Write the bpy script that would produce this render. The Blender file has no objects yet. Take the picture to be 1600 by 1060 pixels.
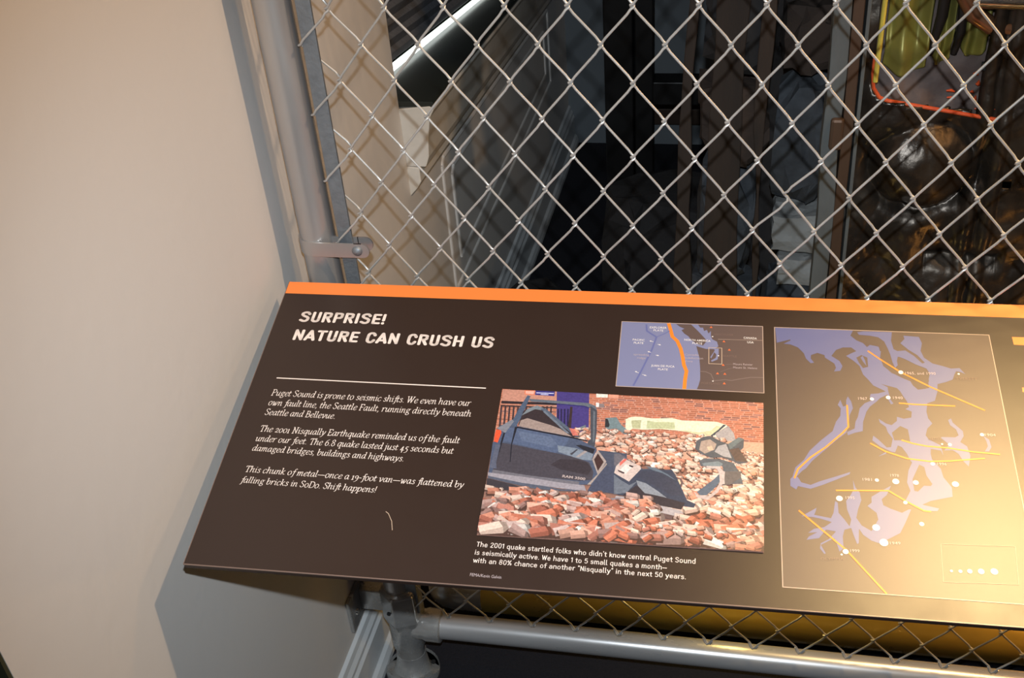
import bpy, bmesh, math, random
from mathutils import Vector, Matrix, noise
# measured constants (metres) and the printed artwork of the panel in panel-local millimetres
G={'F': [[0.999456, -0.029488, 0.014741], [0.031935, 0.977005, -0.21081], [-0.008186, 0.211166, 0.977416]], 'P0': [-0.41471, -0.036, 0.7823], 'R': [[0.980298, 0.184183, -0.071366], [0.050643, -0.583582, -0.810473], [-0.190923, 0.790891, -0.581412]], 'C': [0.11354, -1.10291, 1.49729], 'f': 1751.31, 'P': 0.03276, 'q': 0.042058, 'cx': [0.00062, 0.000972, -0.000154, 0.001519, 0.000755, -0.000825, -0.005369, 0.002855, 0.003178, -0.003343], 'cz': [-0.000446, 0.000229, 0.010408, -0.000373, -0.006737, -0.027578, 0.001007, 0.005448, 0.003795, 0.014466], 'lx': [0.000287, 0.003989], 'lz': [5e-06, 0.006697]}
ART={
'text':[('title','SURPRISE!',(29.5,-65),(132,-64.5),15.55,{}),('title','NATURE CAN CRUSH US',(29.4,-93.8),(263.7,-94),15.77,{}),('body_text','Puget Sound is prone to seismic shifts. We even have our',(28.1,-176.6),(252.6,-177.9),7.5,{}),('body_text','own fault line, the Seattle Fault, running directly beneath',(28.3,-190.3),(255.6,-192.2),7.4,{}),('body_text','Seattle and Bellevue.',(28.3,-203.8),(108.3,-204.4),7.31,{}),('body_text','The 2001 Nisqually Earthquake reminded us of the fault',(29.2,-226.5),(249,-228),7.21,{}),('body_text','under our feet. The 6.8 quake lasted just 45 seconds but',(28.4,-239.5),(244.8,-241.8),7.09,{}),('body_text','damaged bridges, buildings and highways.',(28.4,-252.2),(195.1,-254.9),6.9,{}),('body_text','This chunk of metal—once a 19-foot van—was flattened by',(28.8,-279.6),(262.6,-282.9),6.8,{}),('body_text','falling bricks in SoDo. Shift happens!',(28.4,-293.1),(174.4,-295.3),6.58,{}),('caption',"The 2001 quake startled folks who didn't know central Puget Sound",(287.2,-349.9),(496.7,-352.1),5.67,{}),('caption','is seismically active. We have 1 to 5 small quakes a month—',(286.8,-358.8),(470.3,-360.8),5.57,{}),('caption','with an 80% chance of another “Nisqually” in the next 50 years.',(286.7,-367.6),(488.4,-369.2),5.47,{}),('credit','FEMA/Kevin Galvin',(286.2,-382.3),(316.4,-382.8),3.24,{}),('small_map_label','EXPLORER',(438,-55.7),(456.6,-55.6),2.91,{'c':1}),('small_map_label','PLATE',(442.3,-59.7),(453.1,-59.9),2.81,{'c':1}),('small_map_label','PACIFIC',(420.1,-75),(433.3,-75.3),2.8,{'c':1}),('small_map_label','PLATE',(421.7,-79.6),(432.2,-79.7),2.81,{'c':1}),('small_map_label','spreading',(422.5,-96.5),(439.6,-96.7),2.81,{'c':0}),('small_map_label','ridge',(426.8,-101.2),(435.9,-101.5),2.8,{'c':0}),('small_map_label','JUAN DE FUCA',(442.5,-111.6),(467.6,-111.8),2.7,{'c':1}),('small_map_label','PLATE',(450,-116.3),(460.6,-116.5),2.71,{'c':1}),('small_map_label','NORTH AMERICA',(476.7,-72.2),(505.2,-72.7),2.8,{'c':1}),('small_map_label','PLATE',(485.6,-76.7),(496.3,-77),2.8,{'c':1}),('small_map_label','Cascadia',(478,-93.8),(493.1,-93.8),2.7,{'c':0}),('small_map_label','Subduction',(478.1,-98.7),(497.7,-98.4),2.8,{'c':0}),('small_map_label','Zone',(478.3,-103),(486.7,-103.3),2.7,{'c':0}),('small_map_label','VANCOUVER',(509,-62.5),(529.7,-62.3),2.8,{'c':2}),('small_map_label','CANADA',(540.9,-65.9),(555,-66.3),2.8,{'c':1}),('small_map_label','USA',(544.8,-72.3),(551.6,-72.4),2.8,{'c':1}),('small_map_label','SEATTLE',(519.2,-93.5),(533.5,-93.5),2.7,{'c':2}),('small_map_label','Mount Rainier',(530,-104.6),(550.4,-104.4),2.7,{'c':0}),('small_map_label','Mount St. Helens',(530,-109.4),(555.1,-109.2),2.7,{'c':0}),('small_map_label','PORTLAND',(497.1,-133.2),(516.5,-133.1),2.7,{'c':2}),('large_map_label','1965, and 1990',(707.4,-107.7),(738,-106.6),3.51,{'c':0}),('large_map_label','1967',(657.4,-144.9),(666.3,-144.6),3.41,{'c':0}),('large_map_label','1940',(692.3,-141.7),(701.8,-141.5),3.41,{'c':0}),('large_map_label','EVERETT',(758.4,-112.1),(778.9,-111.8),3.52,{'c':2}),('large_map_label','1904',(776.6,-184.1),(786.7,-183.8),3.22,{'c':0}),('large_map_label','SEATTLE',(721.5,-193),(734.4,-192.5),3.21,{'c':2}),('large_map_label','1996',(727.1,-222.9),(735.8,-222.7),3.03,{'c':0}),('large_map_label','1981',(655,-246.4),(663.6,-246.2),3.01,{'c':0}),('large_map_label','1978',(681.5,-239.7),(689.5,-239.6),3.01,{'c':0}),('large_map_label','1995',(637.7,-269),(646,-268.8),3.01,{'c':0}),('large_map_label','1949',(674.9,-316.9),(684.3,-316.5),2.81,{'c':0}),('large_map_label','1999',(638.5,-328),(646.8,-327.7),2.8,{'c':0}),('large_map_label','OLYMPIA',(611.3,-338.8),(632.2,-337.5),2.7,{'c':2}),('ph_badge','RAM 3500',(361.9,-264.4),(385.2,-266.5),2.82,{})],
'rule':[(27.8,-151.5),(265.9,-152.3)],
'stripe':[(0,-0),(841.9,2.5),(838,-22.6),(-1.1,-24.9)],
'sm_rect':[(406.6,-141.3),(406.3,-46.7),(561.5,-46.6),(561.9,-141.6)],
'sm_land':[[(466.8,-47.3),(483.5,-47.3),(489.9,-55.1),(493.7,-60),(500,-68.8),(500.7,-72.1),(497.2,-78.1),(490.5,-76),(484.2,-70.5),(481,-65.2),(476.6,-61.7),(473,-56.5),(476.3,-54.1),(471.3,-51.5)],[(491.2,-47.4),(561.3,-47),(561.9,-141.3),(492.3,-140.4),(493.9,-134.9),(495.4,-127),(495.1,-112.9),(493.7,-95.4),(490,-79.3),(500.3,-82.8),(510,-82.8),(513.8,-78.3),(512.2,-71.5),(507.3,-68.5),(505.4,-63.9),(505.3,-56),(502.9,-60),(500.9,-54.6),(497.9,-56.4),(496.6,-51.4),(493.5,-51.6)]],
'sm_water':[[(509.4,-82.3),(514.2,-81.6),(514.3,-89.4),(513.2,-97.5),(507.3,-101.1),(506.1,-99.5),(511.4,-95.2),(511.9,-90.3),(509.5,-87.2),(506.6,-96.3),(505.4,-94.7),(510,-84.8)]],
'sm_lines':[([(458.7,-47.3),(460.9,-55.7),(463.5,-66.6),(469,-72.9),(473.1,-83.5),(475.6,-94.8),(477.6,-107.5),(480.6,-116.1),(479.5,-128),(479.1,-140.4)],4.2,'org'),([(433.9,-50.3),(435.1,-59.6),(446.1,-68.3),(442.1,-86.8),(435.9,-106.6),(431.9,-119.7),(425.3,-138.9)],2,'ridge'),([(446.1,-68.3),(454.5,-62.8),(460.2,-58.3)],1,'ridge'),([(513.4,-68.1),(561.4,-67.3)],0.5,'pale'),([(494.5,-115.3),(501.1,-115.7),(506.5,-118.6),(508.9,-124.7),(509.6,-127.8),(516.6,-126.6),(521.3,-125.5),(528.3,-126.4),(536.5,-123.9),(548.2,-120.9),(561.6,-120.4)],0.7,'pale2'),([(503.6,-81),(517.6,-80.8),(517.9,-104),(504,-104.1),(503.6,-81)],0.7,'cream'),([(516.5,-114.9),(524.7,-110.4),(529.4,-108.6)],0.3,'pale2'),([(521.7,-104.3),(529.4,-103.4)],0.3,'pale2'),([(406.6,-141.3),(406.3,-46.7),(561.5,-46.6),(561.9,-141.6),(406.6,-141.3)],0.9,'frame'),([(439,-74.5),(443,-75.5)],0.6,'white'),([(448.1,-79),(451.3,-80)],0.6,'white'),([(437.7,-90),(441.2,-91.4)],0.6,'white'),([(446.8,-95),(450.2,-95.7)],0.6,'white'),([(425.6,-119.6),(429.6,-121.4)],0.6,'white'),([(433.9,-123.5),(438.2,-124.9)],0.6,'white')],
'sm_tri':[(505.5,-50.6),(519.7,-71.1),(525.6,-83.1),(519.3,-105.2),(513.5,-117.5),(521.2,-117.7),(520.8,-131)],
'sm_dot':[(507.3,-64.6),(514.1,-92.3),(508.8,-128.5),(440,-74.8),(450.1,-79.7),(438.9,-90.6),(448.7,-95.4),(426.8,-120),(436.6,-124.6)],
'lm_rect':[(576.2,-369.9),(574.3,-47.1),(798.7,-47.1),(800.6,-369.9)],
'lm_water':[[(575,-47.3),(657.9,-47.7),(654.8,-55.3),(660.6,-61.2),(667.4,-65.7),(671.4,-71.6),(659.6,-77.6),(654.6,-72.5),(645.8,-73),(638.5,-77),(633.2,-85.8),(641.2,-92.5),(644,-99.5),(641.4,-106.3),(634.9,-107.6),(637.2,-102.3),(635.8,-96.4),(626.5,-88.6),(626.2,-85),(618.9,-82.2),(612,-85.7),(611.5,-90.6),(614.8,-96.4),(611.2,-97.3),(606.5,-90.9),(604.7,-83.7),(598.7,-75.5),(590.8,-71.5),(583.6,-70.9),(591.3,-65.5),(590.6,-64.3),(576.4,-69.8)],[(648.6,-85),(654.1,-81),(659.6,-77.6),(670.5,-71.7),(674.3,-67.8),(682.9,-69.8),(685.2,-76.2),(683.5,-85.4),(686,-97.2),(693.9,-106.1),(703.5,-112.5),(711.6,-116.7),(713.6,-122.3),(718.2,-127.7),(725,-126.2),(729.4,-124.8),(738.4,-118.5),(737.3,-128.8),(733.4,-141.4),(725.6,-145.2),(723.6,-156.3),(724.4,-165),(727.8,-171.3),(722.2,-178.1),(719.7,-186.8),(722.4,-191.9),(733,-198.5),(734,-210.8),(732.3,-204.8),(722.9,-203.3),(722.2,-209.6),(722.9,-217.7),(728,-229.5),(731.5,-247.2),(718.2,-248.1),(713.3,-234.6),(709.7,-222.7),(704.9,-223.1),(702.1,-219.2),(699.6,-211.1),(695.5,-203.1),(691.7,-201.3),(688.5,-209.8),(685.3,-209.6),(674.5,-203.5),(667.6,-196.5),(668.9,-190.5),(673.5,-195.1),(680.9,-204.5),(685,-203.8),(687.5,-193.1),(683.3,-184.9),(682.1,-178.5),(676.7,-173.5),(675.8,-168.5),(682.5,-174.2),(687.8,-176),(693.5,-170.2),(694,-164.8),(700.4,-167),(708,-165),(709.2,-157.2),(703.2,-154.3),(707.1,-151.2),(705.7,-144.2),(702.3,-136.6),(700.2,-131),(697.2,-126.7),(687.3,-123.8),(681.5,-121.9),(688,-126.1),(688.1,-135.2),(679.2,-141.3),(675.5,-146),(668.3,-153.2),(664.4,-160),(660.2,-173.5),(659.1,-185.4),(651,-188.1),(644.2,-191.7),(643.6,-187.5),(651.3,-182.7),(652.7,-173.9),(655.6,-167.2),(658,-156),(663.5,-149),(672.3,-144),(669.1,-140.8),(670.3,-136.2),(678,-135.1),(685.8,-131.9),(673.7,-124.6),(669.1,-116.8),(664.4,-110.1),(661.7,-98.5),(656.1,-91.7)],[(662.2,-50),(668.6,-48.4),(698.7,-48.1),(696.8,-60.5),(698.4,-72.6),(703.3,-76),(707.8,-84.1),(701.8,-83.2),(700.4,-89.3),(700.8,-95.2),(697.9,-98.9),(695.9,-91.9),(694.3,-80.1),(692.4,-71.7),(689.6,-62.1),(683.9,-56.3),(675.2,-54.3),(663.8,-53.6)],[(706.1,-63.7),(711,-57.3),(710.3,-52.5),(726.2,-53.6),(728.5,-62.5),(726,-73.5),(728.5,-83),(736.3,-90.8),(746.1,-93.8),(754.3,-96.9),(762.9,-95.7),(767.8,-103.8),(763.8,-101.4),(759,-100.1),(756.7,-104.8),(754.2,-111.9),(747.1,-115.7),(738.3,-119),(729.3,-125.2),(729.5,-115.6),(732.2,-105.1),(729.5,-98.3),(719,-93),(709.3,-86.4),(701,-82.1),(701.6,-75.3),(710.4,-73.9),(718.4,-81.1),(726,-91.4),(728.7,-90.1),(722,-79.8),(714,-73)],[(687.9,-127.2),(689.2,-141.8),(692.1,-147.7),(689.5,-149),(686.8,-140.9)],[(746.6,-163.6),(747.6,-168.9),(756.1,-179.1),(756.1,-185.4),(752,-193),(757.8,-197.9),(759.6,-209.1),(756.3,-222.5),(752.3,-216.7),(748.6,-207.8),(743.6,-203.6),(735.5,-204.5),(741.2,-196.9),(734,-189),(734.9,-187.9),(747.9,-187.4),(751.4,-184.7),(749.8,-177.4),(744.8,-172.4),(743.5,-166)],[(774.8,-183.6),(779.7,-188.1),(780.8,-197.4),(777.7,-202.7),(773.8,-203),(777.5,-196.5),(777,-190.3)],[(647.1,-141),(650.1,-147.6),(651.3,-156.4),(647.4,-165.5),(645.7,-178.7),(642.7,-188.6),(632.2,-198.9),(620.1,-212.4),(608,-225.7),(601.5,-235.4),(597.8,-238.7),(592.7,-245.1),(589.2,-255.4),(586.9,-251.6),(591.4,-235),(599.9,-225.2),(606,-213.3),(617.3,-199.9),(629.5,-187.3),(633.4,-175.2),(638.1,-167.2),(639.1,-157.2),(636.3,-152.9),(639.2,-146),(641.6,-154.8),(644.7,-153.5),(645.2,-145.6)],[(680.5,-209.3),(671.9,-216.1),(679.4,-212.5)],[(586.1,-249.3),(589.5,-245),(593.5,-246.8),(596.5,-252.6),(605.3,-255),(613.5,-250.4),(629.9,-243.2),(643.9,-236.8),(643,-239.6),(629.7,-247.2),(616.6,-254.2),(605.1,-259.6),(593.2,-257.2),(591.4,-261.4),(585.9,-257.4)],[(681.1,-250.5),(676.3,-261.7),(671.2,-266.9),(672.2,-273.6),(678.2,-277),(688.7,-281),(695.2,-276.7),(697.5,-276.5),(690.7,-292.2),(685.1,-303.8),(675.5,-310.1),(665.8,-316.7),(658.4,-314.2),(651.2,-308.3),(647.6,-301.1),(650.6,-298.1),(659.2,-303.6),(666.3,-290.3),(665.3,-282.8),(657.3,-275.7),(661.5,-271.5),(661.9,-264.7),(670.3,-258.2)],[(645.8,-246.1),(647.6,-254.9),(651.2,-260.6),(652.2,-269.3),(648.4,-280.2),(646.2,-289.9),(650.6,-298.1),(647.7,-303),(646.7,-317.8),(645.1,-318.9),(642,-307.1),(640.8,-301.6),(634.5,-304),(632.5,-311.6),(632.6,-324.4),(628.6,-328.4),(626.1,-317.6),(624.7,-314),(612,-322.4),(616.2,-331.2),(614.7,-331.9),(611.1,-326.2),(612.1,-320.6),(620,-315.3),(626.6,-306.5),(617.4,-305.3),(610.8,-315.1),(599.1,-317.9),(601.5,-314),(609.5,-308.7),(600.9,-310),(606.5,-305.2),(616,-302.6),(623.3,-296.4),(613.3,-293.4),(605.5,-292),(595.3,-291.9),(604.2,-285.4),(609.8,-281.2),(608.9,-285.1),(607.2,-289.4),(622.7,-292.1),(625.4,-285.8),(627.6,-272.1),(629.9,-273.9),(630.1,-285.4),(635.1,-292.6),(639.4,-299.9),(641.4,-292.2),(638.2,-281),(637.9,-271.3),(643.1,-263.1),(645.9,-257)],[(704.5,-218.7),(721.7,-214.4),(729.8,-227.1),(731.1,-237),(737.6,-248.4),(737.1,-259.2),(716.4,-265.5),(708.2,-270.4),(723.2,-273.6),(721.4,-276.6),(709,-277.6),(700.2,-272.5),(693,-267.2),(698.8,-255.1),(696.5,-245.4),(699.1,-231.3)]],
'lm_land':[[(659,-86.8),(664.5,-82.9),(670.4,-86.2),(670.3,-99.2),(665,-101.2),(661.2,-93.8)],[(685.5,-92.5),(697.6,-102.4),(710.8,-107.5),(703.6,-111.4),(693.8,-106.6),(686.8,-97.6)],[(712.4,-108.5),(730.2,-108.7),(730.3,-115.6),(725,-126.2),(718.5,-124.3),(714.9,-117.6)],[(687.3,-185.7),(696.2,-176.5),(703.3,-180.4),(703.9,-191),(704.1,-197.3),(696.3,-194.6),(688.9,-195.1)],[(654.8,-55.3),(663.8,-53.6),(685.4,-59.9),(691.2,-75.4),(684.2,-76.3),(683,-68.6),(674.3,-67.1),(667.4,-65.7),(660.6,-61.9)],[(710,-223.4),(714.5,-226.1),(715.5,-236.1),(720,-245.7),(718.2,-248.2),(711.9,-248.3),(705.7,-255.6),(702.4,-254.9),(702.1,-241.1)]],
'lm_water2':[[(663.4,-86.5),(665.6,-92.4),(668.7,-98.1),(667.8,-90.6),(665.8,-84)]],
'lm_lines':[([(671.9,-76.9),(683.3,-87.8),(702.5,-104.5),(731.2,-123.5),(780.4,-151.1)],1.9,'yel'),([(698,-146.9),(712.1,-147.6),(752.1,-147.3)],1.9,'yel'),([(645.6,-153),(645.3,-180.9),(639.4,-188.8),(621.9,-208),(606.6,-221.6),(593.8,-236.9),(590.2,-247.7)],1.9,'yel'),([(665.7,-200.5),(678.9,-209.4),(699.1,-216.9),(721.2,-218.9),(740.4,-216.9),(772.3,-211.7)],1.9,'yel'),([(696.3,-194.6),(707.3,-198.1),(719.9,-200.4),(739.1,-201.2),(762.5,-204.4),(787.2,-205.8)],1.9,'yel'),([(629.5,-259.8),(678.3,-256.6),(694.5,-268.1),(709,-277.2),(715.1,-277.7)],1.9,'yel'),([(593.4,-285.9),(617.2,-309.1),(634.8,-326.1),(651.5,-348),(667.4,-368.9)],1.9,'yel'),([(720.4,-312.9),(786,-310.5),(782.9,-350.2),(718.2,-353),(720.4,-312.9)],0.4,'pale')],
'lm_dots':[((703,-105.1),2.465),((761,-104.1),1.16),((671,-143.2),2.03),((687.4,-140.2),2.32),((773.8,-182.6),2.03),((741.6,-197.1),1.885),((734.3,-196.9),1.015),((722.7,-221.8),2.03),((668.3,-245),1.885),((686,-245.3),3.19),((704.7,-245.2),2.61),((741.3,-244.5),3.19),((631.7,-269),3.08),((692.8,-269.2),1.96),((663.6,-299.5),3.5),((705.5,-292.4),2.24),((669.4,-315.5),3.92),((634.2,-328),2.66),((630.4,-331.5),0.98),((726.5,-341),1.26),((734.3,-340.7),1.68),((742.5,-340),2.24),((752.4,-339.4),2.8),((763.8,-338.5),3.22)],
'chips':[[(821.8,-48.6),(850.1,-48.1),(848.2,-60),(822.1,-59.6)],[(821.3,-118.6),(847.9,-118.8),(847.2,-123),(821,-124.6)]],
'scratch':[(189.8,-317.1),(192.9,-319.2),(198.1,-327.8),(200.9,-338)],
'ph_rect':[(285.8,-337.3),(284.5,-152.2),(561.3,-154.8),(561.1,-337.5)],
'ph_sky':1,
'ph_under':[([(286.8,-170.4),(285.4,-153.1),(344.8,-152.2),(347.2,-173.3),(284.7,-170.6)],(0.56,0.27,0.2)),([(286.1,-176.4),(288,-176.6),(290.2,-204.4),(288.1,-204.3)],(0.06,0.038,0.043)),([(290.6,-176.2),(292.5,-176.3),(294.6,-204.1),(292.5,-204)],(0.06,0.038,0.043)),([(295,-175.9),(296.9,-176),(298.9,-203.8),(296.9,-203.7)],(0.06,0.038,0.043)),([(299.5,-175.6),(301.4,-175.7),(303.3,-203.5),(301.3,-203.4)],(0.06,0.038,0.043)),([(304,-175.3),(305.9,-175.5),(307.7,-203.3),(305.6,-203.1)],(0.06,0.038,0.043)),([(308.4,-175.1),(310.3,-175.2),(312.1,-203),(310,-202.8)],(0.06,0.038,0.043)),([(312.9,-174.8),(314.8,-174.9),(316.5,-202.7),(314.4,-202.6)],(0.06,0.038,0.043)),([(317.3,-174.5),(319.2,-174.7),(320.9,-202.4),(318.8,-202.3)],(0.06,0.038,0.043)),([(321.8,-174.2),(323.6,-174.4),(325.2,-202.1),(323.2,-202)],(0.06,0.038,0.043)),([(326.2,-174),(328.1,-174.1),(329.6,-201.8),(327.5,-201.7)],(0.06,0.038,0.043)),([(330.6,-173.7),(332.5,-173.8),(334,-201.6),(331.9,-201.4)],(0.06,0.038,0.043)),([(335.1,-173.4),(336.9,-173.6),(338.3,-201.3),(336.3,-201.2)],(0.06,0.038,0.043)),([(339.5,-173.1),(341.4,-173.3),(342.7,-201),(340.6,-200.9)],(0.06,0.038,0.043)),([(286.1,-168.9),(346.7,-168.7),(346.9,-171.4),(286.1,-172.5)],(0.034,0.025,0.03)),([(286.1,-174.7),(359.6,-174.1),(359.8,-175.7),(286.1,-176.6)],(0.043,0.03,0.034)),([(344,-152.3),(379,-152.6),(384.1,-216.9),(348.7,-196.5)],(0.07,0.05,0.21)),([(347.3,-176.2),(348.9,-176.2),(351.4,-202.7),(349.8,-202.8)],(0.025,0.02,0.065)),([(350.8,-176),(352.4,-176),(354.8,-202.5),(353.2,-202.6)],(0.025,0.02,0.065)),([(354.2,-175.8),(355.9,-175.8),(358.3,-202.3),(356.7,-202.4)],(0.025,0.02,0.065)),([(357.7,-175.5),(359.4,-175.6),(361.7,-202),(360.1,-202.2)],(0.025,0.02,0.065)),([(360.5,-172.5),(363.2,-172.6),(364.4,-200.9),(361.2,-200.8)],(0.05,0.03,0.03)),([(309.2,-152.7),(320.3,-152.3),(320.7,-159),(309.7,-158.6)],(0.75,0.2,0.1)),([(310.4,-153.7),(319.6,-153.5),(319.7,-158),(310.6,-157.5)],(0.85,0.45,0.36)),([(321,-152.8),(342,-152.7),(342.1,-159.3),(321.1,-158.7)],(0.045,0.04,0.21)),([(322.1,-155.2),(341.2,-154.9),(341.1,-156.2),(322,-156.3)],(0.6,0.6,0.85)),([(327.1,-157),(335.4,-157.1),(335.4,-158.2),(327,-158.1)],(0.6,0.6,0.85)),([(386.7,-153.1),(398.9,-152.7),(399.1,-157.8),(387,-158)],(0.9,0.82,0.72)),([(399.8,-153.2),(410.4,-153.1),(410.6,-157.9),(399.9,-158)],(0.8,0.35,0.24)),([(387.4,-165.3),(390.7,-165.4),(391,-171.1),(387.7,-171.1)],(0.85,0.82,0.8)),([(390.8,-166.4),(396.4,-166.6),(396.5,-171.6),(391,-171.4)],(0.25,0.2,0.2)),([(420.4,-185.6),(426.2,-182),(434.3,-181.5),(448.4,-183.1),(468.3,-181.2),(478.3,-183.8),(513.8,-183.4),(523.7,-186.6),(531.5,-197.2),(508.3,-203.7),(497.6,-202.6),(496.5,-199.5),(472.9,-197.3),(457,-196.5),(439.3,-198.3),(428.3,-197.7),(425.5,-200.4),(421,-200.7)],(0.8,0.78,0.58)),([(426.1,-187.1),(436.5,-185.8),(436.2,-197.2),(428.2,-197.1)],(0.5,0.5,0.3)),([(442.6,-186.1),(450.6,-187.5),(460.5,-186.8),(470.5,-186.8),(471.8,-195.5),(457,-196.1),(442.6,-196.6)],(0.52,0.55,0.33)),([(474.8,-196),(496.5,-198.3),(508.2,-195.1),(513.9,-188.4),(518.8,-189.4),(508.3,-203.2),(497.6,-202)],(0.62,0.6,0.38)),([(507.3,-202.5),(515.9,-193.3),(520.7,-186.7),(523.7,-186.8),(514.1,-198.4),(509.3,-204.9)],(0.06,0.065,0.09)),([(513.1,-198.5),(525.6,-187.7),(531.5,-197.2),(533.5,-207),(523,-212.5),(514.2,-208.2)],(0.4,0.36,0.36)),([(399,-185.6),(410.5,-183.6),(416.2,-193.5),(422.6,-199.4),(423.2,-207.5),(411.6,-198.8),(400.7,-200.8)],(0.18,0.24,0.26)),([(399,-186.3),(401.6,-186.8),(404.2,-194.2),(403.5,-197.4),(399.5,-197.7)],(0.035,0.035,0.04)),([(372.4,-200.1),(379.1,-195.8),(380.7,-202.1),(373.8,-203.8)],(0.175,0.21,0.225))],
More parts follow.
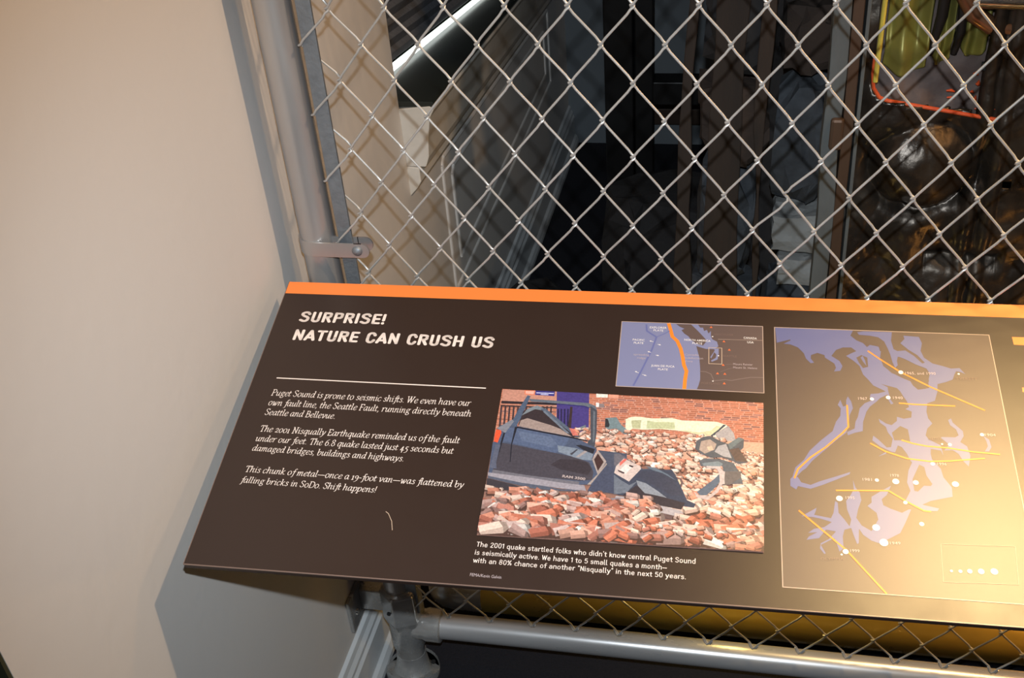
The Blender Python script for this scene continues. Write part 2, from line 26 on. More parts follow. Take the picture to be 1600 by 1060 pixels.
'ph_over':[([(493.9,-210.8),(500.6,-204.8),(507.3,-203.2),(518.1,-209.2),(525.9,-212.3),(536.4,-203.1),(541.7,-205.2),(541.2,-216.2),(536.5,-221.3),(546,-233.8),(537.5,-236.7),(530.8,-233.6),(520.3,-229.6),(508.8,-230.4),(499.1,-226.2),(493.2,-220.6)],(0.1,0.105,0.12)),([(498.8,-210.5),(507.4,-207.5),(514.3,-213.1),(512.5,-220.5),(503,-226),(497.1,-221.6)],(0.42,0.32,0.27)),([(504.7,-217.4),(509.5,-215.9),(511.5,-220.6),(506.8,-222.1)],(0.7,0.5,0.36)),([(525.9,-212.3),(536.4,-203.1),(541.2,-205.2),(527.8,-219.5)],(0.15,0.18,0.19)),([(516.3,-215.4),(523.9,-212.5),(529.8,-230.1),(521.2,-228.3),(512.5,-222.9)],(0.408,0.383,0.391)),([(526.9,-219.5),(536.5,-216.5),(545.5,-233.8),(533.7,-233.4)],(0.12,0.08,0.07)),([(497.5,-235.9),(502.2,-232),(518.4,-232.1),(531.8,-235.9),(538.4,-249.5),(541.3,-260.9),(518.8,-262.5),(523.4,-250.6),(520.4,-240.3),(509.1,-242.2),(499.5,-241.7)],(0.11,0.12,0.14)),([(500.4,-238.1),(516.6,-234.6),(521.4,-237.8),(518.5,-241),(502.4,-241.3)],(0.21,0.25,0.275)),([(518.6,-247.1),(539.4,-245.7),(538.4,-253.9),(528.2,-262.7),(519.8,-264.4)],(0.14,0.12,0.12)),([(496.6,-273.5),(513.1,-256.8),(517.7,-250.7),(521.5,-253.9),(515.1,-265.9),(506,-276.8),(500.4,-277.2)],(0.1,0.13,0.18)),([(518.6,-247.1),(523.4,-246.8),(523,-258.4),(517.1,-272.6),(507.1,-282.4),(496.7,-279.8),(493.8,-273.2),(498.5,-276.8),(507.9,-278),(515.2,-269.3),(519.7,-257.5)],(0.52,0.42,0.4)),([(505.2,-241.3),(517.6,-241),(522.4,-247.2),(523.5,-262.2),(518.8,-262.5),(517.7,-248.7),(514.8,-244.2),(505.3,-243.7)],(0.55,0.46,0.44)),([(471.5,-258.9),(476.2,-256.9),(481,-259.4),(483.1,-265.1),(471.8,-265.9)],(0.16,0.1,0.1)),([(474,-260.5),(477.2,-259.1),(480.2,-261.8),(481.2,-265.2),(473.7,-265.7)],(0.85,0.6,0.4)),([(471.5,-257.5),(481,-258),(483.1,-263.6),(481.4,-268.9),(478.1,-269.2),(473.6,-263.1)],(0.16,0.1,0.1)),([(473,-260.9),(479.1,-259.3),(480.7,-263.8),(479,-267.4)],(0.85,0.6,0.4)),([(395.1,-228.5),(424.8,-231.3),(427.4,-269.1),(390.1,-271.8),(396.7,-259.6),(404.2,-243.6)],(0.075,0.085,0.125)),([(388.9,-279.7),(397.6,-258),(401.6,-248.3),(426,-248.9),(428.3,-282.5),(410.1,-280.4)],(0.065,0.075,0.12)),([(411.7,-229.8),(417.8,-233),(435.2,-243.8),(442.3,-249.3),(453.7,-247.3),(463.6,-252.5),(470.6,-259),(475.6,-265.6),(414.8,-270)],(0.08,0.09,0.13)),([(413.4,-252.2),(471.1,-248.1),(476.2,-257.2),(481.4,-269.5),(487.5,-283.8),(496,-287.7),(494.3,-292.3),(482.2,-291),(468.1,-288.7),(439.6,-285.1),(415.6,-281.2)],(0.05,0.06,0.095)),([(424.3,-282.3),(437.2,-269.2),(468.8,-283),(485.8,-287.3),(482.3,-295.4),(463.6,-292.4),(441.7,-287.2)],(0.043,0.034,0.043)),([(436.4,-263.5),(446.1,-266.3),(458,-274.6),(467.8,-282.5),(453.5,-279.5),(445.9,-278.4),(438.7,-270.3)],(0.25,0.27,0.31)),([(413.9,-258.1),(420.1,-263.5),(430.1,-269.8),(437.4,-264.6),(427.9,-279.1),(415.7,-281.7)],(0.15,0.17,0.21)),([(437.6,-251.7),(454,-251.7),(465.5,-253.2),(473.5,-260.8),(483.6,-278.5),(472.4,-279.3),(454.9,-269.1),(439,-259.8)],(0.05,0.055,0.085)),([(444,-245.3),(454.7,-246.9),(467.5,-254.3),(475.4,-260.7),(471.5,-258.7),(461.7,-252.9),(452,-250.1)],(0.13,0.17,0.22)),([(411.9,-232.2),(417.8,-231.8),(438.3,-247.2),(435.9,-255.6),(413,-246.6)],(0.15,0.14,0.165)),([(422.1,-237.5),(439.6,-245.9),(440.3,-249.4),(429.3,-265.5),(413.7,-256),(415,-247.6)],(0.62,0.5,0.46)),([(424.5,-244.6),(431.5,-247.7),(425.3,-256.4),(419.2,-252.1)],(0.82,0.7,0.66)),([(416.8,-251.7),(424.3,-254.7),(423.4,-256.5),(417.9,-253.9)],(0.068,0.043,0.051)),([(428.4,-244.9),(432.9,-246.4),(431.6,-248.2),(428.1,-246.7)],(0.051,0.034,0.043)),([(418.5,-242.6),(423.1,-237.5),(425.6,-238.5),(418.9,-247.3)],(0.7,0.16,0.13)),([(417.7,-283.3),(426.3,-284),(482.4,-296.5),(484.3,-299.7),(478.9,-303.4),(422.1,-292.1),(416.2,-289.1)],(0.42,0.37,0.38)),([(416.2,-289.1),(422.1,-292.1),(478.9,-303.4),(477.2,-306.9),(462.3,-305.8),(426.8,-304.1),(416.9,-298.1)],(0.13,0.08,0.08)),([(394.6,-289.6),(418.1,-285.6),(429.5,-285.9),(430.4,-299.3),(401.7,-295.3)],(0.238,0.204,0.23)),([(284.6,-226),(288.6,-222),(289.9,-202.9),(299.8,-199.7),(307.5,-203),(366.7,-213.1),(390.7,-223.9),(394.1,-228.5),(390.2,-240.9),(398.7,-259.4),(393,-271.6),(380.4,-272.5),(327.3,-269.2),(286.3,-267.4),(286.2,-256.6)],(0.08,0.1,0.16)),([(293.7,-225.4),(306.7,-227),(330.5,-231.6),(357,-235.9),(374.3,-239.6),(387.6,-244.7),(393.1,-256.3),(392.4,-265.8),(380,-267.8),(320.8,-265),(289.7,-263.6),(292.4,-247.7)],(0.068,0.06,0.075)),([(298.7,-206.1),(307.7,-204.3),(364.8,-214.4),(361.7,-223.3),(352,-235.1),(330.4,-230.4),(293.9,-222.9)],(0.095,0.125,0.21)),([(309.3,-209.3),(344.6,-214.5),(352.7,-223.9),(346.2,-228.1),(315.1,-221.5)],(0.125,0.16,0.25)),([(352.9,-225.2),(372.1,-227.6),(390.6,-233.7),(389.8,-242.2),(380.4,-241.6),(371.3,-239.2),(354.8,-233.6)],(0.21,0.25,0.31)),([(366.9,-235.3),(373.2,-228.7),(374.8,-229.1),(369,-236.6)],(0.065,0.065,0.085)),([(373.2,-238.5),(385.9,-225.4),(388.1,-227.7),(376.2,-239.2)],(0.35,0.3,0.3)),([(371.8,-223.9),(376.7,-223),(392,-227.5),(390.6,-233.7),(380.3,-229.5)],(0.025,0.025,0.035)),([(348.7,-249.8),(357.7,-242),(375.5,-242),(385.7,-244.9),(391.3,-252.9),(387.1,-260.3),(359.1,-255.1)],(0.047,0.038,0.047)),([(290.2,-259.9),(326.7,-264.5),(380.1,-269),(379.5,-272.5),(312.1,-273.9),(290.1,-265.9)],(0.165,0.155,0.18)),([(286.1,-265.9),(361.7,-279.3),(381,-278.5),(388,-280.9),(352.2,-281.2),(332.5,-279.7),(312.4,-275.9),(286.8,-270.6)],(0.1,0.11,0.15)),([(285.7,-263.6),(331,-267.5),(360.9,-271.2),(385.3,-273),(387.9,-279.7),(361.6,-278.2),(322,-274),(286.4,-267.7)],(0.34,0.306,0.34)),([(285.8,-270.7),(314.5,-276.9),(331.9,-282.7),(329.4,-285.7),(303.6,-283.6),(286.6,-278.9)],(0.051,0.043,0.051)),([(313.4,-160.8),(316.7,-161.9),(310.9,-189.9),(306.6,-204.3),(300.2,-202.2),(306.4,-179.8)],(0.085,0.115,0.18)),([(315,-165.4),(349.5,-166.6),(379.6,-167.6),(387.1,-170.9),(389.6,-177.2),(382.2,-174),(375.8,-171.5),(349.9,-170.3),(318.6,-169.1)],(0.135,0.155,0.19)),([(382,-171.2),(389.6,-177.2),(391.7,-206.4),(391.2,-224.4),(383.5,-221.9),(384.1,-216.9),(386.5,-215.5)],(0.07,0.075,0.095)),([(385.6,-177.5),(387.9,-178.6),(390.5,-216.5),(388.8,-219.1)],(0.14,0.155,0.18)),([(308.7,-200.4),(311.9,-182.1),(324.5,-174.7),(334.3,-178),(375.8,-213.7),(366.7,-213.1),(310.5,-202.8)],(0.043,0.03,0.034)),([(310.7,-188.6),(315.7,-179.2),(325.5,-174),(334.3,-178),(330.4,-180.2),(324,-179.3),(316.4,-184.4)],(0.21,0.24,0.27)),([(329.1,-178.4),(334.1,-177),(349,-190.1),(374.7,-212.5),(370.7,-212.8),(345.1,-191.6)],(0.1,0.125,0.175)),([(332.7,-182.1),(334.6,-180.6),(364.3,-209.5),(360.1,-208.5)],(0.16,0.19,0.24)),([(310.5,-195.1),(317.3,-191.8),(342.9,-199.5),(353.6,-203.8),(366.7,-213.1),(333.7,-207.7),(309.5,-202.9)],(0.36,0.27,0.24)),([(362.5,-202),(367.7,-202.9),(373.5,-211.4),(367.5,-211.7)],(0.62,0.18,0.14)),([(307.6,-203.6),(366.7,-213.3),(383.1,-217),(383.7,-218.4),(366.9,-215.3),(307.8,-205.3)],(0.015,0.015,0.025)),([(305.5,-203.8),(308.2,-204.2),(305.7,-227.1),(307.2,-249.1),(306.2,-249.2),(304.6,-227.2)],(0.02,0.02,0.03)),([(294.5,-212.8),(296.5,-212.6),(292.4,-251.3),(290.9,-251.4)],(0.02,0.02,0.03)),([(286.2,-208.9),(291.4,-209.2),(292.4,-212.9),(290.2,-225.6),(286.4,-224.6),(285.7,-215.9)],(0.85,0.1,0.04)),([(292,-202.7),(301.2,-194.4),(303.6,-196.9),(296.5,-212.6),(286.4,-206.9)],(0.225,0.225,0.26)),([(286.9,-257.8),(288.5,-228.2),(293.6,-227.9),(292.4,-251.3),(294,-258.5)],(0.11,0.12,0.17)),([(390.2,-240.9),(395.1,-228.5),(404.9,-242.3),(397.7,-259.5)],(0.38,0.31,0.29)),([(392.2,-240.8),(395.4,-232.7),(402.2,-243.1),(397.3,-254.8)],(0.06,0.03,0.03)),([(397.6,-258.3),(405,-244.1),(405.8,-245.9),(391.5,-271.7),(388.1,-271.9)],(0.38,0.31,0.28))]}

random.seed(7)
SC=bpy.context.scene; COL=SC.collection
# ---------------------------------------------------------------- camera, light, exposure
cam=bpy.data.cameras.new('camera'); cam.sensor_width=36; cam.lens=G['f']*36/1600; cam.clip_start=.02
co=bpy.data.objects.new('camera',cam); COL.objects.link(co); SC.camera=co
R=G['R']; right=Vector(R[0]); up=-Vector(R[1]); back=-Vector(R[2]); C=Vector(G['C'])
m=Matrix((( right.x,up.x,back.x,C.x),(right.y,up.y,back.y,C.y),(right.z,up.z,back.z,C.z),(0,0,0,1)))
co.matrix_world=m
SC.view_settings.view_transform='Standard'; SC.view_settings.look='None'; SC.view_settings.exposure=0; SC.view_settings.gamma=1
SC.view_settings.use_curve_mapping=False
w=bpy.data.worlds.new('world'); SC.world=w; w.use_nodes=True
w.node_tree.nodes['Background'].inputs[0].default_value=(.50,.52,.62,1); w.node_tree.nodes['Background'].inputs[1].default_value=.05
def lamp(name,kind,loc,energy,color,size=.02,aim=None,cone=60,blend=.6):
    l=bpy.data.lights.new(name,kind); l.energy=energy; l.color=color
    if kind in('POINT','SPOT'): l.shadow_soft_size=size
    if kind=='SPOT': l.spot_size=math.radians(cone); l.spot_blend=blend
    if kind=='AREA': l.size=size
    o=bpy.data.objects.new(name,l); COL.objects.link(o); o.location=loc
    if aim is not None: o.rotation_euler=(Vector(aim)-Vector(loc)).to_track_quat('-Z','Y').to_euler()
    return o
flash=C+up*.075+right*.0
lamp('camera_flash','SPOT',flash,64,(.80,.91,1.0),.008,flash-back-up*.12+right*.08,76,1.0)
lamp('warm_spotlight','SPOT',(.95,-.24,2.50),80,(1,.70,.43),.022,(-.43,-.03,.70),58,1.0)
lamp('side_warm_lamp','POINT',(1.75,-.25,1.62),5,(1,.70,.42),.07)
lamp('yellow_exhibit_light','POINT',(.14,.085,.26),.5,(1,.72,.20),.02)
lamp('exhibit_spotlight','SPOT',(.77,.22,2.40),420,(1,.68,.30),.17,(.50,-.30,.70),28,1.0)
lamp('amber_exhibit_light','POINT',(.85,.10,1.30),4.5,(1,.50,.14),.05)
lamp('low_amber_light','POINT',(.66,.085,.30),.9,(1,.48,.12),.02)
# ---------------------------------------------------------------- helpers
def link(o,parent=None):
    COL.objects.link(o)
    if parent is not None: o.parent=parent
    return o
def mobj(name,verts,faces,mat,parent=None,smooth=False,mats=None,midx=None):
    me=bpy.data.meshes.new(name); me.from_pydata([tuple(v) for v in verts],[],faces); me.update()
    for mm in (mats or [mat]): me.materials.append(mm)
    if midx: me.polygons.foreach_set('material_index',midx)
    if smooth: me.polygons.foreach_set('use_smooth',[True]*len(me.polygons))
    return link(bpy.data.objects.new(name,me),parent)
def bobj(name,bm,mat,parent=None,smooth=False):
    me=bpy.data.meshes.new(name); bmesh.ops.recalc_face_normals(bm,faces=bm.faces); bm.to_mesh(me); bm.free(); me.materials.append(mat)
    if smooth: me.polygons.foreach_set('use_smooth',[True]*len(me.polygons))
    return link(bpy.data.objects.new(name,me),parent)
def thing(name,label,cat,loc=(0,0,0),group=None):
    o=bpy.data.objects.new(name,None); o.empty_display_size=.05; COL.objects.link(o); o.location=loc
    o['label']=label; o['category']=cat
    if group:o['group']=group
    return o
def tag(o,label=None,cat=None,group=None,kind=None):
    if label:o['label']=label
    if cat:o['category']=cat
    if group:o['group']=group
    if kind:o['kind']=kind
    return o
class MB:
    def __init__(s): s.v=[];s.f=[]
    def box(s,a,b,M=None,ch=0):
        (x0,y0,z0),(x1,y1,z1)=a,b; n=len(s.v)
        vs=[Vector(p) for p in((x0,y0,z0),(x1,y0,z0),(x1,y1,z0),(x0,y1,z0),(x0,y0,z1),(x1,y0,z1),(x1,y1,z1),(x0,y1,z1))]
        if M: vs=[M@v for v in vs]
        s.v+=vs; s.f+=[[n+i for i in q] for q in((3,2,1,0),(4,5,6,7),(0,1,5,4),(1,2,6,5),(2,3,7,6),(3,0,4,7))]; return s
    def tube(s,pts,r,n=12,cap=True,ref=None):
        pts=[Vector(p) for p in pts]; rs=r if isinstance(r,(list,tuple)) else [r]*len(pts); base=len(s.v)
        u=None
        for k,p in enumerate(pts):
            t=(pts[min(k+1,len(pts)-1)]-pts[max(k-1,0)]).normalized()
            if u is None:
                u=Vector(ref) if ref else (Vector((0,1,0)) if abs(t.y)<.9 else Vector((1,0,0)))
            u=(u-t*u.dot(t)).normalized(); w_=t.cross(u)
            for i in range(n):
                a=2*math.pi*i/n; s.v.append(p+(u*math.cos(a)+w_*math.sin(a))*rs[k])
        for k in range(len(pts)-1):
            for i in range(n):
                j=(i+1)%n; s.f.append([base+k*n+i,base+k*n+j,base+(k+1)*n+j,base+(k+1)*n+i])
        if cap:
            s.f.append([base+i for i in range(n)][::-1]); s.f.append([base+(len(pts)-1)*n+i for i in range(n)])
        return s
    def prism(s,poly,a,b):   # poly: list of 2 tuples (p,q) ; a,b functions mapping (p,q)->3D at both ends
        n=len(poly); base=len(s.v); s.v+=[Vector(a(*p)) for p in poly]+[Vector(b(*p)) for p in poly]
        for i in range(n):
            j=(i+1)%n; s.f.append([base+i,base+j,base+n+j,base+n+i])
        s.f.append([base+i for i in range(n)][::-1]); s.f.append([base+n+i for i in range(n)]); return s
    def build(s,name,mat,parent=None,smooth=False,bevel=0,seg=2):
        bm=bmesh.new(); vs=[bm.verts.new(v) for v in s.v]
        for f in s.f:
            try: bm.faces.new([vs[i] for i in f])
            except ValueError: pass
        if bevel:
            bmesh.ops.recalc_face_normals(bm,faces=bm.faces)
            ed=[e for e in bm.edges if len(e.link_faces)==2 and e.calc_face_angle(0)>.6]
            bmesh.ops.bevel(bm,geom=ed,offset=bevel,segments=seg,affect='EDGES',profile=.5)
        o=bobj(name,bm,mat,parent)
        if smooth:
            o.data.polygons.foreach_set('use_smooth',[True]*len(o.data.polygons)); o.data.set_sharp_from_angle(angle=math.radians(38))
        return o
def mat(name,col,rough=.5,metal=0,spec=.5,var=0,vscale=8,col2=None,bump=0,bscale=60,stretch=None,coat=0,emit=None,rvar=0):
    m=bpy.data.materials.new(name); m.use_nodes=True; nt=m.node_tree; b=nt.nodes['Principled BSDF']
    b.inputs['Base Color'].default_value=(*col,1); b.inputs['Roughness'].default_value=rough; b.inputs['Metallic'].default_value=metal
    b.inputs['Specular IOR Level'].default_value=spec
    if coat: b.inputs['Coat Weight'].default_value=coat; b.inputs['Coat Roughness'].default_value=.15
    if emit: b.inputs['Emission Color'].default_value=(*emit[0],1); b.inputs['Emission Strength'].default_value=emit[1]
    if var or bump or rvar:
        tc=nt.nodes.new('ShaderNodeTexCoord'); mp=nt.nodes.new('ShaderNodeMapping'); nt.links.new(tc.outputs['Object'],mp.inputs['Vector'])
        if stretch: mp.inputs['Scale'].default_value=stretch
    if var or rvar:
        n=nt.nodes.new('ShaderNodeTexNoise'); n.inputs['Scale'].default_value=vscale; n.inputs['Detail'].default_value=5; n.inputs['Roughness'].default_value=.6
        nt.links.new(mp.outputs[0],n.inputs['Vector'])
    if var:
        r=nt.nodes.new('ShaderNodeValToRGB'); r.color_ramp.elements[0].position=.5-var/2; r.color_ramp.elements[1].position=.5+var/2
        c2=col2 or tuple(c*.6 for c in col)
        r.color_ramp.elements[0].color=(*c2,1); r.color_ramp.elements[1].color=(*col,1)
        nt.links.new(n.outputs['Fac'],r.inputs['Fac']); nt.links.new(r.outputs['Color'],b.inputs['Base Color'])
    if rvar:
        mr=nt.nodes.new('ShaderNodeMapRange'); mr.inputs['To Min'].default_value=rough-rvar; mr.inputs['To Max'].default_value=rough+rvar
        mr.inputs['From Min'].default_value=.3; mr.inputs['From Max'].default_value=.7
        nt.links.new(n.outputs['Fac'],mr.inputs['Value']); nt.links.new(mr.outputs[0],b.inputs['Roughness'])
    if bump:
        n2=nt.nodes.new('ShaderNodeTexNoise'); n2.inputs['Scale'].default_value=bscale; n2.inputs['Detail'].default_value=4
        nt.links.new(mp.outputs[0],n2.inputs['Vector'])
        bp=nt.nodes.new('ShaderNodeBump'); bp.inputs['Strength'].default_value=bump; bp.inputs['Distance'].default_value=.004
        nt.links.new(n2.outputs['Fac'],bp.inputs['Height']); nt.links.new(bp.outputs[0],b.inputs['Normal'])
    return m
M_wall=mat('wall_paint',(.75,.695,.645),.62,spec=.35,bump=.10,bscale=45,var=.5,vscale=1.3,col2=(.72,.67,.625))
M_trim=mat('white_trim_paint',(.70,.70,.69),.35,bump=.05,bscale=80)
M_sill=mat('cream_sill_paint',(.80,.74,.66),.4,var=.4,vscale=14,col2=(.70,.62,.52),bump=.15,bscale=60)
M_sill_top=mat('dark_glossy_sill_top',(.026,.030,.026),.22,spec=.3,rvar=.03)
M_floor=mat('dark_carpet',(.012,.011,.017),.95,var=.4,vscale=220,col2=(.006,.006,.010),bump=.6,bscale=500)
M_back=mat('grey_plaster',(.20,.22,.235),.8,var=.5,vscale=3,col2=(.16,.175,.19))
M_ceil=mat('dark_ceiling',(.02,.02,.022),.9)
M_black=mat('black_painted_steel',(.010,.009,.009),.45,rvar=.1)
M_brown=mat('dark_stained_wood',(.055,.030,.018),.6,var=.6,vscale=20,stretch=(1,1,8))
M_galv=mat('galvanised_steel_tube',(.56,.53,.50),.36,.62,var=.5,vscale=9,col2=(.42,.39,.38),stretch=(1,1,.25),rvar=.09)
M_rail=mat('brushed_steel_rail',(.60,.58,.57),.32,.45,var=.5,vscale=12,col2=(.42,.40,.39),stretch=(.2,1,1),rvar=.08)
M_cast=mat('cast_fitting_steel',(.50,.49,.47),.24,.5,var=.5,vscale=30,col2=(.38,.36,.34),rvar=.1,bump=.12,bscale=90)
M_wire=mat('galvanised_wire',(.62,.59,.55),.42,.45,var=.4,vscale=60,col2=(.5,.47,.43))
M_bar=mat('zinc_tension_bar',(.30,.32,.34),.55,.7,var=.5,vscale=70,col2=(.22,.235,.25),bump=.2,bscale=200)
M_rust=mat('rusted_edge',(.42,.27,.16),.7,.2,var=.5,vscale=50)
M_hole=mat('dark_hole',(.01,.01,.01),.8)
# print materials share one laminate gloss
LAM=dict(rough=.40,spec=.55)
M_panel=mat('dark_brown_laminate',(.034,.0185,.0135),**LAM,rvar=.02,vscale=25)
M_or=mat('orange_print',(1.0,.26,.055),**LAM)
M_cream=mat('cream_print',(.95,.81,.72),**LAM)
def pm(n,c): return mat(n,c,**LAM)
PC=dict(org=pm('print_orange_line',(.95,.26,.03)),yel=pm('print_yellow_line',(.88,.25,.02)),ridge=pm('print_ridge_blue',(.15,.165,.37)),pale=pm('print_pale_line',(.45,.33,.26)),pale2=pm('print_grey_line',(.26,.19,.17)),
  cream=pm('print_cream_line',(.62,.45,.32)),frame=pm('print_frame_line',(.50,.37,.30)),white=pm('print_white',(.90,.82,.76)),dim=pm('print_dim_label',(.22,.14,.11)),soft=pm('print_soft_label',(.52,.42,.42)),
  water=pm('print_water',(.235,.245,.40)),land=pm('print_land',(.13,.088,.078)),waterl=pm('print_water_large',(.135,.145,.30)),landl=pm('print_land_large',(.11,.075,.062)),tri=pm('print_triangle',(.75,.17,.06)))
def art_mat():
    m=bpy.data.materials.new('print_photograph'); m.use_nodes=True; nt=m.node_tree; b=nt.nodes['Principled BSDF']
    a=nt.nodes.new('ShaderNodeVertexColor'); a.layer_name='Col'; tc=nt.nodes.new('ShaderNodeTexCoord'); n=nt.nodes.new('ShaderNodeTexNoise'); n.inputs['Scale'].default_value=420; n.inputs['Detail'].default_value=3
    nt.links.new(tc.outputs['Object'],n.inputs['Vector'])
    mr=nt.nodes.new('ShaderNodeMapRange'); mr.inputs['To Min'].default_value=.62; mr.inputs['To Max'].default_value=1.4; nt.links.new(n.outputs['Fac'],mr.inputs['Value'])
    mx=nt.nodes.new('ShaderNodeVectorMath'); mx.operation='SCALE'; nt.links.new(a.outputs['Color'],mx.inputs[0]); nt.links.new(mr.outputs[0],mx.inputs['Scale'])
    nt.links.new(mx.outputs[0],b.inputs['Base Color']); b.inputs['Roughness'].default_value=LAM['rough']; b.inputs['Specular IOR Level'].default_value=LAM['spec']
    return m
M_photo=art_mat()
# ---------------------------------------------------------------- the room
T=.0243; WX=-.437
rotW=Matrix.Rotation(-math.atan(T),4,'Z'); MW=Matrix.Translation((WX,0,0))@rotW      # wall frame: x = off the wall, y = along it
def wp(off,y,z): return MW@Vector((off,y,z))
SY0,SZ0,SD=.4975,.779,-.086           # window reveal start, sill height there, sill slope (the sill runs downhill)
def sz(y): return SZ0+SD*(y-SY0)
WE=-.6105; YE=1.98; HT=2.75; TH=.16; WY1=1.72
mb=MB()
mb.box((-TH,WE,0),(0,SY0,HT),MW)
mb.prism([(SY0,0),(WY1,0),(WY1,sz(WY1)-.012),(SY0,SZ0-.012)],lambda p,q:wp(-TH,p,q),lambda p,q:wp(0,p,q))
mb.box((-TH,SY0,2.15),(0,WY1,HT),MW); mb.box((-TH,WY1,0),(0,YE,HT),MW)
tag(mb.build('wall_left',M_wall),kind='structure')
M_olive=mat('dark_olive_corner',(.045,.045,.022),.6)
mb=MB(); mb.box((-TH,WE-.004,0),(-.0005,WE-.0002,HT),MW); tag(mb.build('trim_2',M_olive),kind='structure')
tag(MB().box((-3,-3.2,-.05),(3.4,2.1,0)).build('floor',M_floor),kind='structure')
tag(MB().box((-3,-3.2,HT),(3.4,2.1,HT+.05)).build('ceiling',M_ceil),kind='structure')
tag(MB().box((-1.2,1.95,0),(3.4,2.05,HT)).build('wall_back',M_back),kind='structure')
# baseboard : profile extruded along the wall
prof=[(0,0),(.026,0),(.026,.012),(.022,.024),(.0165,.030),(.0165,.086),(.0125,.092),(.0125,.100),(.008,.108),(.006,.118),(0,.121)]
mb=MB(); mb.prism(prof,lambda p,q:wp(p,WE,q),lambda p,q:wp(p,1.95,q)); tag(mb.build('baseboard_left',M_trim,bevel=.0008),kind='structure')
# window: cornice-like sill, dark board, blind, light gap
tr=thing('window_sill','cream moulded window sill running downhill along the left wall behind the fence','window sill',(0,0,0))
pr=[(-.001,.766),(.052,.772),(.058,.766),(.050,.752),(.043,.715),(.040,.682),(.033,.664),(.0,.664)]
mb=MB(); mb.prism([(p,q-SZ0) for p,q in pr],lambda p,q:wp(p,SY0-.001,q+sz(SY0)),lambda p,q:wp(p,WY1+.05,q+sz(WY1+.05))); mb.build('sill_moulding',M_sill,tr,bevel=.0015)
mb=MB(); mb.prism([(-.14,-.012),(.056,-.009),(.0585,-.002),(.056,0),(-.14,0)],lambda p,q:wp(p,SY0,q+sz(SY0)),lambda p,q:wp(p,WY1,q+sz(WY1))); tag(mb.build('top_board',M_sill_top,tr,bevel=.001),'dark glossy top board')
pr=[(-.001,.664),(.021,.662),(.021,.636),(.014,.624),(-.001,.608)]
mb=MB(); mb.prism([(p,q-SZ0) for p,q in pr],lambda p,q:wp(p,SY0-.001,q+sz(SY0)),lambda p,q:wp(p,WY1+.05,q+sz(WY1+.05))); mb.build('apron',M_sill,tr,bevel=.0015)
# wall panel moulding below the sill
mb=MB()
for ya,yb,off in ((.680,1.70,0),(.735,1.64,.045)):
    top0,top1=.583-off,.583-off+SD*(yb-ya); zb=.30+off
    path=[(ya,zb),(ya,top0-.012),(ya+.012,top0),(yb,top1),(yb,zb),(ya,zb)]
    for a,b in zip(path,path[1:]):
        mb.tube([wp(.0,a[0],a[1]),wp(.0,b[0],b[1])],.0042,8)
tag(mb.build('trim_1',M_wall),kind='structure')
# window unit
wn=bpy.data.objects.new('window_1',None); COL.objects.link(wn); wn['kind']='structure'
def wl(p,q,t): return Vector(p).lerp(Vector(q),t)
A=Vector((-.4745,.62,0)); B=Vector((-.4245,1.106,0)); dAB=(B-A).normalized(); A2=A-dAB*.06; B2=A+dAB*1.12
M_gap=mat('daylight_gap',(.9,.9,.9),.5,emit=((.93,1.0,.95),2.2))
M_blind=mat('grey_woven_blind',(.17,.17,.18),.8,var=.6,vscale=160,stretch=(1,1,.15),col2=(.10,.10,.11))
def zz(p): return sz(p.y)
mb=MB(); g=.012
mb.v=[A2+Vector((-.004,0,zz(A2)+.0005)),B2+Vector((-.004,0,zz(B2)+.0005)),B2+Vector((-.004,0,zz(B2)+.0035)),A2+Vector((-.004,0,zz(A2)+.012))]; mb.f=[[0,1,2,3]]
mb.v+= [v+Vector((-.006,0,0)) for v in mb.v]; mb.f+=[[7,6,5,4],[0,4,5,1],[3,2,6,7]]
mb.build('light_gap',M_gap,wn)
nr=Vector((dAB.y,-dAB.x,0)); mb=MB()
for k in range(58):                       # slats of the blind
    z0=.012+k*.024
    a=A2+nr*(-.004); b=B2+nr*(-.004)
    o=len(mb.v); d=nr*.008
    mb.v+=[a+Vector((0,0,zz(A2)+z0+.008)),b+Vector((0,0,zz(B2)+z0-.006+.008)),b+d+Vector((0,0,zz(B2)+z0+.012)),a+d+Vector((0,0,zz(A2)+z0+.026)),a+Vector((0,0,zz(A2)+z0+.032)),b+Vector((0,0,zz(B2)+z0+.026))]
    mb.f+=[[o,o+1,o+2,o+3],[o+3,o+2,o+5,o+4]]
bl=mb.build('blind_slats',M_blind,wn)
mb=MB(); mb.box((-.14,SY0,.60),(-.12,WY1,2.2),MW); mb.build('window_frame',M_black,wn)
# ---------------------------------------------------------------- black frame and wall parts at the back
fr=thing('steel_frame','black steel frame of posts and a cross beam standing before the back wall','frame',(-.16,1.5,0))
def rel(o,root):
    o.matrix_parent_inverse=Matrix.Translation(-Vector(root.location)); return o
rel(MB().box((-.222,1.49,0),(-.152,1.56,2.7)).build('post',M_black,fr,bevel=.003),fr)
rel(MB().box((-.149,1.50,0),(-.104,1.55,2.7)).build('post',M_black,fr,bevel=.003),fr)
rel(MB().box((-.104,1.49,.330),(1.5,1.55,.390)).build('cross_beam',M_black,fr,bevel=.003),fr)
rel(MB().box((1.43,1.49,0),(1.5,1.56,2.7)).build('post',M_black,fr,bevel=.003),fr)
pl=MB().box((-.15,1.90,.085),(1.6,1.95,.135)).build('wooden_ledge',M_brown,None,bevel=.003)
tag(pl,'dark brown wooden ledge low on the back wall under the steel beam','ledge')
